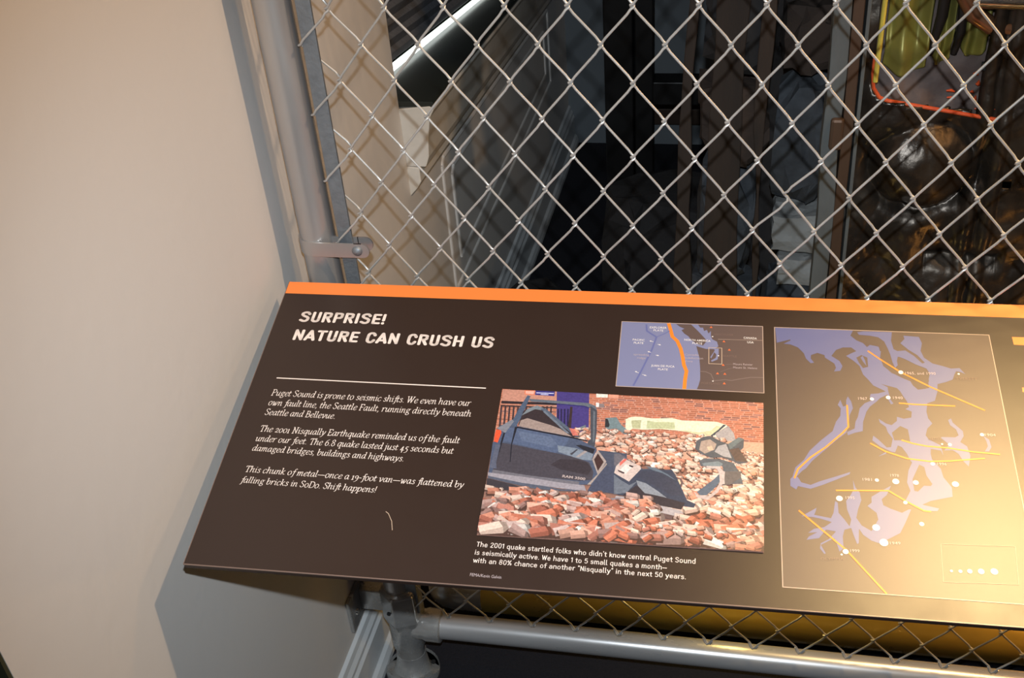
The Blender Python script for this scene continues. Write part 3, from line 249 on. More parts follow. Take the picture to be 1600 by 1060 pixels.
# ---------------------------------------------------------------- rubble beside the wreck
M_r=[mat('dusty_grey_rubble',(.075,.082,.092),.9,var=.6,vscale=22,col2=(.022,.022,.025),bump=.6,bscale=50),
     mat('brown_rubble',(.06,.036,.024),.9,var=.6,vscale=16,col2=(.03,.02,.016),bump=.6,bscale=50),
     mat('charred_rubble',(.030,.027,.027),.9,var=.6,vscale=16,col2=(.012,.010,.010),bump=.6,bscale=50),
     mat('pale_rubble',(.36,.36,.35),.9,var=.6,vscale=16,col2=(.20,.19,.18),bump=.6,bscale=50)]
def rock(name,loc,size,m_,seed,rot,brick=0):
    bm=bmesh.new(); bmesh.ops.create_cube(bm,size=1) if brick else bmesh.ops.create_icosphere(bm,subdivisions=3,radius=.55)
    if brick: bmesh.ops.subdivide_edges(bm,edges=bm.edges[:],cuts=5,use_grid_fill=True)
    for v in bm.verts:
        n=noise.noise_vector(v.co*2.2+Vector((seed*3.1,seed,0)))
        v.co+=n*(.10 if brick else .30)+(noise.noise_vector(v.co*6+Vector((seed,2,3)))*(.03 if brick else .11))
        if not brick:
            for ax in range(3): v.co[ax]=max(-.5,min(.5,v.co[ax]*1.15))
    for v in bm.verts: v.co=Vector((v.co.x*size[0],v.co.y*size[1],v.co.z*size[2]))
    bmesh.ops.rotate(bm,verts=bm.verts,cent=(0,0,0),matrix=Matrix.Rotation(rot[2],3,'Z')@Matrix.Rotation(rot[1],3,'Y')@Matrix.Rotation(rot[0],3,'X'))
    o=bobj(name,bm,m_,None); o.location=loc; return o
# (name, x, y, z, sx, sy, sz, material, label)
RB=[
('rubble_chunk',-.31,.80,.10,.24,.22,.18,2,'low charred lump on the floor, leftmost of the rubble'),
('rubble_chunk',-.03,.95,.20,.26,.22,.38,2,'broad charred mound standing left of the rubble stack'),
('rubble_chunk',.10,.53,.095,.14,.16,.17,0,'rounded dusty grey lump at the foot of the left rubble column'),
('rubble_chunk',.10,.53,.26,.12,.14,.13,1,'brown lump second from the floor in the left rubble column'),
('rubble_chunk',.10,.53,.40,.115,.13,.13,0,'squat grey lump in the middle of the left rubble column'),
('rubble_chunk',.095,.53,.575,.085,.12,.19,0,'tall upright grey slab in the left rubble column'),
('rubble_chunk',.10,.53,.75,.10,.12,.13,1,'brown earthy lump above the tall grey slab'),
('rubble_chunk',.105,.53,.91,.10,.12,.16,2,'charred lump high in the left rubble column'),
('rubble_chunk',.11,.53,1.09,.10,.12,.17,0,'grey topmost lump of the left rubble column'),
('rubble_chunk',.216,.53,.11,.075,.17,.19,2,'charred boulder at the foot of the right rubble column beside the wreck'),
('rubble_chunk',.210,.53,.285,.08,.14,.13,1,'dark brown lump under the squat grey one beside the wreck'),
('rubble_chunk',.210,.53,.415,.08,.13,.10,0,'squat grey lump under the two pale bricks'),
('broken_brick',.215,.52,.495,.060,.07,.045,3,'small pale brick end tucked under the palest brick'),
('broken_brick',.212,.52,.565,.080,.075,.070,3,'pale broken brick, palest piece in the dark rubble'),
('rubble_chunk',.207,.53,.715,.085,.10,.20,0,'tall bluish grey chunk standing on the palest brick'),
('rubble_chunk',.205,.53,.88,.08,.10,.10,1,'brown lump on the tall bluish grey chunk'),
('rubble_chunk',.205,.53,1.01,.08,.10,.13,2,'charred lump above the brown one beside the wreck pillar'),
('rubble_chunk',.205,.53,1.17,.08,.10,.16,0,'grey topmost lump of the right rubble column'),
('rubble_chunk',.18,.76,.50,.24,.14,.95,2,'dark upright mass behind the two rubble columns'),
]
for i,(n,x,y,z,sx,sy,szz,mi,lb) in enumerate(RB):
    tag(rock(n,(x,y,z),(sx,sy,szz),M_r[mi],i+1,(random.uniform(-.08,.08),random.uniform(-.08,.08),random.uniform(-.12,.12)),n=='broken_brick'),lb,'brick' if n=='broken_brick' else 'rubble')
def plank(x,y,z0,z1,wd,th,lean,m_,label):
    Mx=Matrix.Translation((x,y,z0))@Matrix.Rotation(lean,4,'Y')
    mb=MB(); n=26; L_=z1-z0
    for k in range(n+1):
        t=k/n; j=lambda s:noise.noise(Vector((x*9+s,t*3,0)))*.016+noise.noise(Vector((x*31+s,t*13,0)))*.006
        mb.v+=[Mx@Vector((-wd/2+j(1),-th/2,t*L_)),Mx@Vector((wd/2+j(5),-th/2,t*L_)),Mx@Vector((wd/2+j(5),th/2,t*L_)),Mx@Vector((-wd/2+j(1),th/2,t*L_))]
        if k:
            b=(k-1)*4
            for i in range(4): mb.f.append([b+i,b+(i+1)%4,b+4+(i+1)%4,b+4+i])
    mb.f+=[[3,2,1,0],[n*4,n*4+1,n*4+2,n*4+3]]
    tag(mb.build('wooden_plank',m_,None,bevel=.0015),label,'plank')
M_oldwood=mat('weathered_wood',(.045,.026,.016),.8,var=.6,vscale=14,stretch=(1,1,.12),col2=(.018,.012,.009),bump=.8,bscale=60)
plank(.085,.435,.0,1.55,.050,.02,.015,M_oldwood,'weathered brown plank standing upright left of the rubble stack')
plank(.025,.44,.0,1.5,.022,.015,.020,M_oldwood,'thin dark lath leaning beside the upright brown plank')
plank(.142,.42,.0,1.45,.012,.010,.004,M_oldwood,'narrow splintered batten standing right of the upright brown plank')
# ---------------------------------------------------------------- the crushed wreck
wk=thing('crushed_van','crushed dark van body with an opening rimmed in painted yellow and red light, right behind the fence','vehicle wreck',(.6,.3,0))
def W_(o): return rel(o,wk)
M_body=mat('scorched_bronze_metal',(.10,.078,.058),.36,.7,var=.7,vscale=14,col2=(.026,.021,.019),rvar=.15,bump=.5,bscale=38)
M_pillar=mat('weathered_grey_pillar',(.15,.165,.165),.6,.2,var=.6,vscale=22,stretch=(1,1,.3),col2=(.085,.088,.085),bump=.3,bscale=60)
M_brn=mat('brown_oxidised_metal',(.15,.085,.05),.5,.5,var=.6,vscale=20,stretch=(1,1,.1),col2=(.06,.04,.03))
M_yel=mat('painted_yellow_glow',(.85,.66,.10),.3,.1,var=.4,vscale=30,col2=(.5,.4,.08))  # yellow light on the rim, put into the strip's colour
M_red=mat('red_glow_and_mark_paint',(.85,.13,.035),.4,.0,var=.4,vscale=50,col2=(.55,.07,.02))  # red-orange light painted on the rim; also colours the red marks
M_yf=mat('yellow_green_sheet',(.36,.31,.055),.38,.35,var=.6,vscale=10,col2=(.20,.19,.06))
M_dust=mat('dusty_mauve_liner',(.17,.12,.10),.7,.1,var=.6,vscale=24,col2=(.08,.055,.05),bump=.6,bscale=40)
M_cop=mat('copper_tube',(.50,.24,.12),.28,.8,var=.5,vscale=12,col2=(.3,.16,.1))
M_chr=mat('chrome',(.75,.72,.66),.12,1)
# door skin with the opening
def skin_y(x,z):
    y=.30
    d=math.hypot((x-.352)/.062,(z-.783)/.060)              # the round bulge
    if d<1: y-=.030*(1-d*d)**.8
    y+=.014*math.exp(-((d-1.12)/.16)**2)*(1 if z<.80 else max(0,1-(z-.80)/.05))
    d2=math.hypot((x-.337),(z-.735)*.8); y+=.014*math.exp(-(d2/.016)**2)
    y+=.012*noise.noise(Vector((x*14,z*9,1)))+.005*noise.noise(Vector((x*40,z*30,4)))+.0016*noise.noise(Vector((x*130,z*120,7)))
    for xr in (.412,.436,.60,.64): y-=.010*math.exp(-((x-xr-.02*(1.0-z))/.005)**2)
    y+=.05*max(0,.62-z)
    y+=.02*math.exp(-((z-.64)/.016)**2)*(1 if .37<x<.47 else .15)
    return y
X0,X1,ZA,ZB=.2565,1.05,.42,1.55; NX,NZ=200,230
def hole(x,z):
    zb=.880-(x-.287)*.18; xl=.2735+.012*max(0,(.95-z)/.07)**2*.0
    if x>.408: return False
    r=.018; 
    if x<.2735+r and z<zb+r: return (x-.2735-r)**2+(z-zb-r)**2<r*r and x>.2735
    return x>.2735 and z>zb
vs=[];fs=[];idx={}
for j in range(NZ+1):
    for i in range(NX+1):
        s=i/NX; x=X0+(X1-X0)*(s**1.6); z=ZA+(ZB-ZA)*(j/NZ); idx[i,j]=len(vs); vs.append((x,skin_y(x,z),z))
for j in range(NZ):
    for i in range(NX):
        c=[idx[i,j],idx[i+1,j],idx[i+1,j+1],idx[i,j+1]]
        cx=sum(vs[k][0] for k in c)/4; cz=sum(vs[k][2] for k in c)/4
        if hole(cx,cz): continue
        if .458-.008<cx<.458+.006 and .758<cz<.770: continue
        fs.append(c)
sk=mobj('body_panel',vs,fs,M_body,wk,True); rel(sk,wk); md=sk.modifiers.new('thickness','SOLIDIFY'); md.thickness=.004; md.offset=1
# lower crumpled body behind
vs=[];fs=[];n1,n2=80,60
for j in range(n2+1):
    for i in range(n1+1):
        x=.262+.80*i/n1; z=.05+.40*j/n2
        y=.36+.06*noise.noise(Vector((x*7,z*6,9)))+.02*noise.noise(Vector((x*22,z*18,3)))-.12*(1-j/n2)**1.5*0
        vs.append((x,y,z))
for j in range(n2):
    for i in range(n1):
        a=j*(n1+1)+i; fs.append((a,a+1,a+n1+2,a+n1+1))
o=W_(mobj('crumpled_lower_panel',vs,fs,M_body,wk,True)); md=o.modifiers.new('thickness','SOLIDIFY'); md.thickness=.005
# left pillar, brown strip, clamp
def strip(name,pts,wd,th,m_,bev=.001,wob=.0):
    mb=MB(); k=0
    for (x,y,z) in pts:
        mb.v+=[Vector((x-wd/2,y-th/2,z)),Vector((x+wd/2,y-th/2,z)),Vector((x+wd/2,y+th/2,z)),Vector((x-wd/2,y+th/2,z))]
        if k:
            b=(k-1)*4
            for i in range(4): mb.f.append([b+i,b+(i+1)%4,b+4+(i+1)%4,b+4+i])
        k+=1
    mb.f+=[[3,2,1,0],[(k-1)*4+i for i in range(4)]]
    return W_(mb.build(name,m_,wk,bevel=bev))
zs=[.02+.1*i for i in range(17)]
strip('pillar',[(.2270+.0010*noise.noise(Vector((0,z*8,0)))*4+.035*max(0,(1.0-z))*.35*1.1,.292,z) for z in zs],.0215,.03,M_pillar)
strip('rubber_edge',[(.2455+.035*max(0,(1.0-z))*.35*1.1+.002*noise.noise(Vector((3,z*9,0))),.294,z) for z in zs],.0135,.035,M_brn)
strip('seam_ridge',[(.2575+.035*max(0,(1.0-z))*.35*1.1,.290,z) for z in zs],.0045,.03,M_pillar,.0006)
W_(MB().box((.226,.270,.818),(.243,.282,.862)).build('hinge_tab',M_brn,wk,bevel=.004))
# rims: coloured light on the opening edge, painted as yellow and red strips
def on_skin(x,z,d=-.004): return (x,.293,z)
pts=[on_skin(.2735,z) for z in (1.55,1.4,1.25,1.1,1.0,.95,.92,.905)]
W_(MB().tube([Vector(p)+Vector((.003,-.002,0)) for p in pts],.0032,8).build('painted_yellow_glow',M_yel,wk,True))
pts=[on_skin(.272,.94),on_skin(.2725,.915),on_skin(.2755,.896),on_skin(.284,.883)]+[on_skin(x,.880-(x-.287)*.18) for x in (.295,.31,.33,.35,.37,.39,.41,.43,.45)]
W_(MB().tube(pts,[.0014,.002,.0024]+[.0026]*10,8).build('painted_red_glow',M_red,wk,True))
# interior seen through the opening
def sheet(name,x0,x1,z0,z1,yf,m_,n=30):
    vs=[];fs=[]
    for j in range(n+1):
        for i in range(n+1):
            x=x0+(x1-x0)*i/n; z=z0+(z1-z0)*j/n; vs.append((x,yf(x,z),z))
    for j in range(n):
        for i in range(n):
            a=j*(n+1)+i; fs.append((a,a+1,a+n+2,a+n+1))
    o=W_(mobj(name,vs,fs,m_,wk,True)); md=o.modifiers.new('thickness','SOLIDIFY'); md.thickness=.002; return o
sheet('dusty_liner',.262,.46,.80,.99,lambda x,z:.318+.35*max(0,z-.865)+.010*noise.noise(Vector((x*40,z*30,2))),M_dust)
sheet('liner_back',.262,.46,.97,1.55,lambda x,z:.375+.012*noise.noise(Vector((x*30,z*12,5))),M_dust)
def ysheet(x0,x1,zlo,seed,y0):
    vs=[];fs=[];n=28
    for j in range(n+1):
        for i in range(n+1):
            s=i/n; x=x0+(x1-x0)*s; lo=zlo+.012*math.sin(s*3.1)*-1; z=lo+(1.5-lo)*(j/n)**1.6
            y=y0+.006*math.sin(s*9+seed)+.004*noise.noise(Vector((x*30,z*20,seed)))-.008*math.exp(-((z-lo-.03)/.01)**2)
            vs.append((x,y,z))
    for j in range(n):
        for i in range(n):
            a=j*(n+1)+i; fs.append((a,a+1,a+n+2,a+n+1))
    o=W_(mobj('yellow_sheet',vs,fs,M_yf,wk,True)); md=o.modifiers.new('thickness','SOLIDIFY'); md.thickness=.003
ysheet(.288,.337,.912,1,.325); ysheet(.345,.366,.925,2,.330); ysheet(.378,.408,.935,3,.328)
W_(MB().tube([(.352,.318,1.5),(.350,.316,1.1),(.349,.318,.98),(.342,.322,.93)],[.009,.008,.007,.004],10).build('dark_hose',M_black,wk,True))
W_(MB().tube([(.372,.318,1.5),(.368,.316,1.05),(.374,.318,.96),(.370,.322,.93)],[.006,.006,.006,.004],10).build('dark_hose',M_black,wk,True))
W_(MB().tube([(.366,.315,1.06),(.372,.312,1.005),(.385,.308,.985),(.405,.306,.972),(.44,.306,.968)],.011,12).build('copper_pipe',M_cop,wk,True))
W_(MB().tube([(.380,.290,1.010),(.384,.288,1.010),(.42,.286,1.010),(.50,.286,1.008),(.56,.29,1.008)],[.006,.010,.011,.011,.010],16).build('chrome_bar',M_chr,wk,True))
mb=MB(); 
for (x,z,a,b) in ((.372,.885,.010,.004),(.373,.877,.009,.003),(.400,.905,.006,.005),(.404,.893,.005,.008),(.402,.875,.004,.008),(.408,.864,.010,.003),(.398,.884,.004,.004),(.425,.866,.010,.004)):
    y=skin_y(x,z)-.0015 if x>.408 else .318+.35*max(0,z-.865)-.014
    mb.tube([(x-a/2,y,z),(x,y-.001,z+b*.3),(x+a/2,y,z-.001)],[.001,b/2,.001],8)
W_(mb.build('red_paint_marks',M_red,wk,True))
W_(MB().box((.402,.300,.9165),(.412,.306,.9265)).build('square_hole',M_hole,wk,bevel=.0008))
# bumper seen below the panel; yellow exhibit light is painted into its colour
M_bump=mat('bumper_yellow_light_paint',(.62,.46,.09),.32,.25,var=.5,vscale=6,col2=(.46,.28,.06),stretch=(1,1,1),rvar=.1)
bx=[-.285,-.2,0,.2,.4,.6,.8,1.0]
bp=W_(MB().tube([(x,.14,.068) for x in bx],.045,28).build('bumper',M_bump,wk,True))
cap=[(-.366,.010),(-.362,.024),(-.352,.036),(-.338,.043),(-.32,.046),(-.300,.0465),(-.268,.0465)]
W_(MB().tube([(x,.14,.068) for x,r in cap],[r for x,r in cap],28).build('bumper_end_cap',M_cast,wk,True))
W_(MB().box((-.30,.10,.022),(1.0,.104,.026)).build('bumper_flange',M_cast,wk,bevel=.001))
for xx in (.30,.75): W_(MB().box((xx-.02,.13,.05),(xx+.02,.36,.10)).build('bumper_bracket',M_black,wk,bevel=.003))
# ---------------------------------------------------------------- fence
P_,Q_=G['P'],G['q']; Z0=1.108
def poly3(c,i,r):
    a,b=i/10,r/8; return c[0]+c[1]*a+c[2]*b+c[3]*a*a+c[4]*a*b+c[5]*b*b+c[6]*a**3+c[7]*a*a*b+c[8]*a*b*b+c[9]*b**3
def knot(i,r):
    ic=max(-11,min(11,i)); rc=max(-.5,min(8.5,r)); dx=poly3(G['cx'],ic,rc); dz=poly3(G['cz'],ic,rc)
    if r<-.5: f=max(0,1-(-r-.5)/5); dx*=f; dz*=f
    if r>8.5:
        f=max(0,1-(r-8.5)/6); g=max(0,min(1,(r-15)/8))
        dx=dx*f+(G['lx'][0]*i+G['lx'][1])*g; dz=dz*f+(G['lz'][0]*i+G['lz'][1])*g
    x=i*P_+dx; z=-r*Q_+dz+Z0
    return x,z
fe=thing('chain_link_fence','galvanised chain link fence on a steel pipe frame crossing the whole view','fence',(-.37,0,0))
def Fp(o): return rel(o,fe)
def post_x(z): 
    return -.368+(-.0185)*min(1,max(0,z-.1)/.66)
pz=[.05,.2,.4,.6,.76,.9,1.1,1.3,1.6,2.0,2.3]
Fp(MB().tube([(post_x(z),.010,z) for z in pz],.0212,32).build('post',M_galv,fe,True))
Fp(MB().tube([(post_x(2.3),.01,2.295),(post_x(2.3),.01,2.31),(post_x(2.3),.01,2.325),(post_x(2.3),.01,2.333)],[.023,.023,.015,.003],24).build('post_cap',M_cast,fe,True))
# cast tee with flange
fx=-.368
tee=Fp(MB().tube([(fx,.01,.040),(fx,.01,.060),(fx,.01,.066),(fx,.01,.120),(fx,.01,.150),(fx,.01,.196),(fx,.01,.199)],[.0235,.0235,.0265,.0265,.0280,.0280,.0245],8 and 24).build('pipe_tee',M_cast,fe,True))
mb=MB(); mb.tube([(fx,.012,.109),(fx+.03,.012,.109),(fx+.036,.012,.109),(fx+.058,.012,.109),(fx+.0595,.012,.109)],[.0245,.0245,.0268,.0268,.0235],24)
mb.build('socket',M_cast,tee,True)
mb=MB(); mb.tube([(fx,.01,.118),(fx,.01,.134),(fx,.01,.192),(fx,.01,.196)],[.0285,.0330,.0330,.0305],6,ref=(-.15,-1,0)); mb.build('hex_collar',M_cast,tee,False,bevel=.002)
mb=MB(); 
for dx_,dz_ in ((-.012,.165),): mb.tube([(fx+dx_,-.0195,dz_),(fx+dx_,-.0222,dz_)],.0032,12)
mb.build('set_screw',M_hole,tee)
fl=Fp(MB().tube([(fx,.004,0.0),(fx,.004,.0055),(fx,.004,.007),(fx,.005,.0075),(fx,.007,.018),(fx,.009,.030),(fx,.01,.044)],[.0440,.0440,.0425,.031,.027,.0245,.0240],36).build('base_flange',M_cast,fe,True))
for k in range(4):
    a=math.radians(-62+90*k); c=(fx+.0345*math.cos(a),.004+.0345*math.sin(a))
    mb=MB(); mb.tube([(c[0],c[1],.0045),(c[0],c[1],.0074)],.0036,14); mb.build('screw_hole',M_hole,fl)
# wall bracket
mb=MB(); mb.box((.0005,-.043,.138),(.0065,.030,.205),MW); br=Fp(mb.build('wall_bracket',M_cast,fe,bevel=.0015))
mb=MB(); mb.box((-.432,-.004,.150),(-.385,.026,.192)); mb.build('bracket_arm',M_cast,br,bevel=.002)
mb=MB(); mb.tube([wp(.006,-.022,.165),wp(.0095,-.022,.165),wp(.011,-.022,.165)],[.0062,.0055,.002],12); mb.build('bolt_head',M_chr,br,True)
Fp(MB().tube([(fx+.05,.012,.109),(-.1,.012,.109),(.3,.012,.108),(1.5,.012,.107)],.0205,32).build('bottom_rail',M_rail,fe,True))
Fp(MB().tube([(-.385,.012,.690),(1.5,.012,.690)],.0205,24).build('middle_rail',M_rail,fe,True))
Fp(MB().tube([(-.387,.012,2.24),(1.5,.012,2.24)],.0205,24).build('top_rail',M_rail,fe,True))
Fp(MB().tube([(1.5,.012,0.0),(1.5,.012,2.3)],.0212,24).build('post',M_galv,fe,True))
# tension bar
mb=MB(); n=0
barx=lambda z:-.3463+ .0010*math.sin(z*5)
zs=[.15+.1*k for k in range(22)]
for k,z in enumerate(zs):
    x=barx(z); mb.v+=[Vector((x-.0085,-.002,z)),Vector((x+.0085,-.002,z)),Vector((x+.0085,.0022,z)),Vector((x-.0085,.0022,z))]
    if k:
        b=(k-1)*4
        for i in range(4): mb.f.append([b+i,b+(i+1)%4,b+4+(i+1)%4,b+4+i])
mb.f+=[[3,2,1,0],[(len(zs)-1)*4+i for i in range(4)]]
Fp(mb.build('tension_bar',M_bar,fe,bevel=.0006))
Fp(MB().box((-.3605,.004,.15),(-.3565,.010,2.2)).build('rusty_backing_strip',M_rust,fe,bevel=.0005))
# brace bands round the post, carriage bolt in each
for zc,hh in ((.8145,.0095),(1.42,.0095),(.36,.0095),(1.95,.0095)):
    cx=post_x(zc); rr=.0222; t=.0022; path=[]
    yf,yb=-.0125,.0045
    for k in range(25):
        a=math.radians(-90-k*(180+35)/24)   # from the front (-y) round the left side to the back right
        path.append((cx+rr*math.cos(a),.010+rr*math.sin(a)))
    path=[(-.3235,yf+.001),(-.35,yf+.0005)]+path
    pth=[Vector((p[0],p[1],0)) for p in path]; mb=MB()
    for k,p in enumerate(pth):
        tt=(pth[min(k+1,len(pth)-1)]-pth[max(k-1,0)]).normalized(); nn=Vector((tt.y,-tt.x,0))*t*.5
        tw=-.018*(p.x-cx)*0
        mb.v+=[p-nn+Vector((0,0,zc-hh)),p+nn+Vector((0,0,zc-hh)),p+nn+Vector((0,0,zc+hh)),p-nn+Vector((0,0,zc+hh))]
        if k:
            b=(k-1)*4
            for i in range(4): mb.f.append([b+i,b+(i+1)%4,b+4+(i+1)%4,b+4+i])
    mb.f+=[[3,2,1,0],[(len(pth)-1)*4+i for i in range(4)]]
    # rounded ears, front and back
    for y0 in (yf,.0035):
        ring=[(-.3245+math.cos(a)*hh*.95,zc+math.sin(a)*hh) for a in [math.radians(-90+15*k) for k in range(13)]]+[(-.3340,zc+hh),(-.3340,zc-hh)]
        mb.prism(ring,lambda p,q:(p,y0,q),lambda p,q:(p,y0+t,q))
    mb.box((-.372,.0035,zc-hh),(-.333,.0057,zc+hh))
    bd=Fp(mb.build('brace_band',M_cast if zc!=.8145 else M_galv,fe,True))
    mb=MB(); mb.tube([(-.3305,yf+.001,zc),(-.3305,yf-.001,zc),(-.3305,yf-.003,zc),(-.3305,yf-.0042,zc)],[.0066,.0064,.0046,.001],18); mb.build('carriage_bolt',M_bar,bd,True)
# wires: each zigzag wire hooks into the next one
RAD=.0014
def wire(k,r0,r1):
    pts=[]
    for r in range(r0,r1+1):
        side=1 if (k+1+r)%2==0 else -1       # +1: this row's bend is on the right (half column k+1)
        i=k+1 if side>0 else k
        x,z=knot(i,r)
        ex=.0024; hv=.0040
        if k==-11 and side<0: x=-.3575; 
        if (i,r)==(8-1,5) or False: pass
        if i==5 and r==5: z+= (.0036 if side<0 else -.0030); hv=.0058
        s=side; a=.0022
        if k==-11: a=.0052
        pin=-a*s*-1   # bend on the right is reached on the back (+y) and left on the front
        y_in = a if s>0 else -a
        kx=x-s*.0014
        if r==r1:      # bottom knuckle: end folded back up
            pts+=[(kx-s*.004,y_in,z+.0085),(kx-s*.001,y_in*.9,z+.002),(x+s*.001,y_in*.3,z-.0028),(x+s*.004,-y_in*.6-.001,z+.001),(x+s*.0065,-y_in-.001,z+.008)]
            break
        pts+=[(x-s*.0052,y_in,z+hv+.0042),(kx-s*.0002,y_in*.95,z+hv*.75),(x+s*ex*.75,y_in*.55,z+hv*.25),(x+s*ex*.75,-y_in*.55,z-hv*.25),(kx-s*.0002,-y_in*.95,z-hv*.75),(x-s*.0052,-y_in,z-hv-.0042)]
    if not pts: return
    Fp(MB().tube(pts,RAD,8).build('wire',M_wire,fe,True))
for k in range(-11,27): wire(k,-25,23)
# ---------------------------------------------------------------- the information panel
F=Matrix(G['F']); P0=Vector(G['P0'])
MP=Matrix.Translation(P0)@F.to_4x4()
ip=thing('information_panel','tilted dark brown reading panel with an orange top stripe, photograph and maps','information panel')
ip.matrix_world=MP; bpy.context.view_layer.update()
PW,PH_,PT=.88,.3925,.0115
def fix(o,p=None): o.parent=p or ip; o.matrix_parent_inverse=Matrix.Identity(4); return o
bm=bmesh.new()
t_=[(0,0),(PW,0),(PW,-PH_),(.0005,-PH_)]
top=[bm.verts.new((x,y,0)) for x,y in t_]; mid=[bm.verts.new((x,y,-.0065)) for x,y in t_]
ins=[(.007,-.006),(PW-.007,-.006),(PW-.007,-PH_+.0075),(.0075,-PH_+.0075)]
bot=[bm.verts.new((x,y,-PT)) for x,y in ins]
bm.faces.new(top); bm.faces.new(bot[::-1])
for a,b in ((top,mid),(mid,bot)):
    for i in range(4): bm.faces.new([a[i],b[i],b[(i+1)%4],a[(i+1)%4]])
bmesh.ops.recalc_face_normals(bm,faces=bm.faces)
bmesh.ops.bevel(bm,geom=[e for e in bm.edges if all(abs(v.co.z)<1e-6 for v in e.verts)],offset=.0006,segments=2,affect='EDGES')
fix(bobj('panel_board',bm,M_panel))
M_lam=mat('laminate_edge_line',(.22,.145,.115),.35)
mb=MB(); mb.box((.0004,-PH_-.0003,-.0013),(PW,-PH_+.0007,.00008)); mb.box((-.0002,-PH_,-.0013),(.0004,0,.00008)); tag(fix(mb.build('laminate_edge',M_lam)),'pale line along the panel edge')
# arms that carry the panel
for xx in (.10,.46,.82):
    mb=MB(); mb.prism([(-.30,-.0118),(-.012,-.0118),(-.012,-.06),(-.03,-.07),(-.30,-.022)],lambda p,q:(xx-.012,p,q),lambda p,q:(xx+.012,p,q)); fix(mb.build('support_arm',M_black))
def mm(p): return (p[0]/1000,p[1]/1000)
def flat(name,polys,m_,z,parent=None):
    vs=[];fs=[]
    for k,pl_ in enumerate(polys):
        o=len(vs); vs+=[(x,y,z) for x,y in pl_]; fs.append(list(range(o,o+len(pl_))))
    bm=bmesh.new(); V=[bm.verts.new(v) for v in vs]
    for k,f in enumerate(fs):
        for i in f: V[i].co.z+=k*(2e-6 if len(fs)<60 else 6e-8)
    for f in fs:
        try: bm.faces.new([V[i] for i in f])
        except ValueError: pass
    bmesh.ops.triangulate(bm,faces=bm.faces[:])
    for f in bm.faces:
        f.normal_update()
        if f.normal.z<0: f.normal_flip()
    me=bpy.data.meshes.new(name); bm.to_mesh(me); bm.free(); me.materials.append(m_)
    return fix(link(bpy.data.objects.new(name,me)),parent)
def ribbon(pts,wd):
    pts=[Vector(p) for p in pts]; out=[]
    for a,b in zip(pts,pts[1:]):
        d=(b-a)
        if d.length<1e-7: continue
        d.normalize(); n=Vector((-d.y,d.x))*wd/2; e=d*wd*.3
        out.append([tuple(a-e-n),tuple(b+e-n),tuple(b+e+n),tuple(a-e+n)])
    return out
def disc(c,r,n=20): return [(c[0]+r*math.cos(2*math.pi*k/n),c[1]+r*math.sin(2*math.pi*k/n)) for k in range(n)]
st=[mm(p) for p in ART['stripe']]
flat('orange_stripe',[[(0.0006,-.0006),(PW-.0006,-.0006),(PW-.0006,-.0200),(.0006,-.0200)]],M_or,.00012)
flat('divider_line',ribbon([mm(p) for p in ART['rule']],.0014),M_cream,.00012)
for k in (0,1): flat('orange_marker',[[mm(p) for p in ART['chips'][k]]],M_or,.00012)
flat('scratch',ribbon([L_ for L_ in [mm(p) for p in ART['scratch']]],.0006),PC['cream'],.0002)
# ---- sans text from Blender's built-in font
def hull(ps):
    ps=sorted(set(ps)); 
    def half(it):
        h=[]
        for p in it:
            while len(h)>1 and (h[-1][0]-h[-2][0])*(p[1]-h[-2][1])-(h[-1][1]-h[-2][1])*(p[0]-h[-2][0])<=0: h.pop()
            h.append(p)
        return h
    a=half(ps); b=half(ps[::-1]); return a[:-1]+b[:-1]
FONT=None
def capheight():
    cu=bpy.data.curves.new('h','FONT'); cu.body='H'; cu.size=1
    if FONT: cu.font=FONT
    o=bpy.data.objects.new('tmp',cu); COL.objects.link(o); dg=bpy.context.evaluated_depsgraph_get(); me=bpy.data.meshes.new_from_object(o.evaluated_get(dg))
    h=max(v.co.y for v in me.vertices); bpy.data.objects.remove(o); return h
CAPH=capheight()
def sans(name,s,p0,p1,cap,m_,z,bold=0,shear=0,parent=None,sp=1.0):
    cu=bpy.data.curves.new(name,'FONT'); cu.body=s; cu.size=1; cu.shear=shear; cu.offset=bold; cu.space_character=sp; cu.resolution_u=3; cu.fill_mode='FRONT'
    if FONT: cu.font=FONT
    o=bpy.data.objects.new('tmp',cu); COL.objects.link(o); dg=bpy.context.evaluated_depsgraph_get(); me=bpy.data.meshes.new_from_object(o.evaluated_get(dg)); 
    bpy.data.objects.remove(o); bpy.data.curves.remove(cu)
    xs=[v.co.x for v in me.vertices]; x0,x1=min(xs),max(xs)
    a=Vector(p0); b=Vector(p1); L_=(b-a).length; d=(b-a).normalized(); n=Vector((-d.y,d.x)); sx=L_/(x1-x0); sy=cap/CAPH
    for v in me.vertices:
        q=a+d*(v.co.x-x0)*sx+n*v.co.y*sy; v.co=(q.x,q.y,z)
    me.materials.clear(); me.materials.append(m_); me.name=name
    return fix(link(bpy.data.objects.new(name,me)),parent)
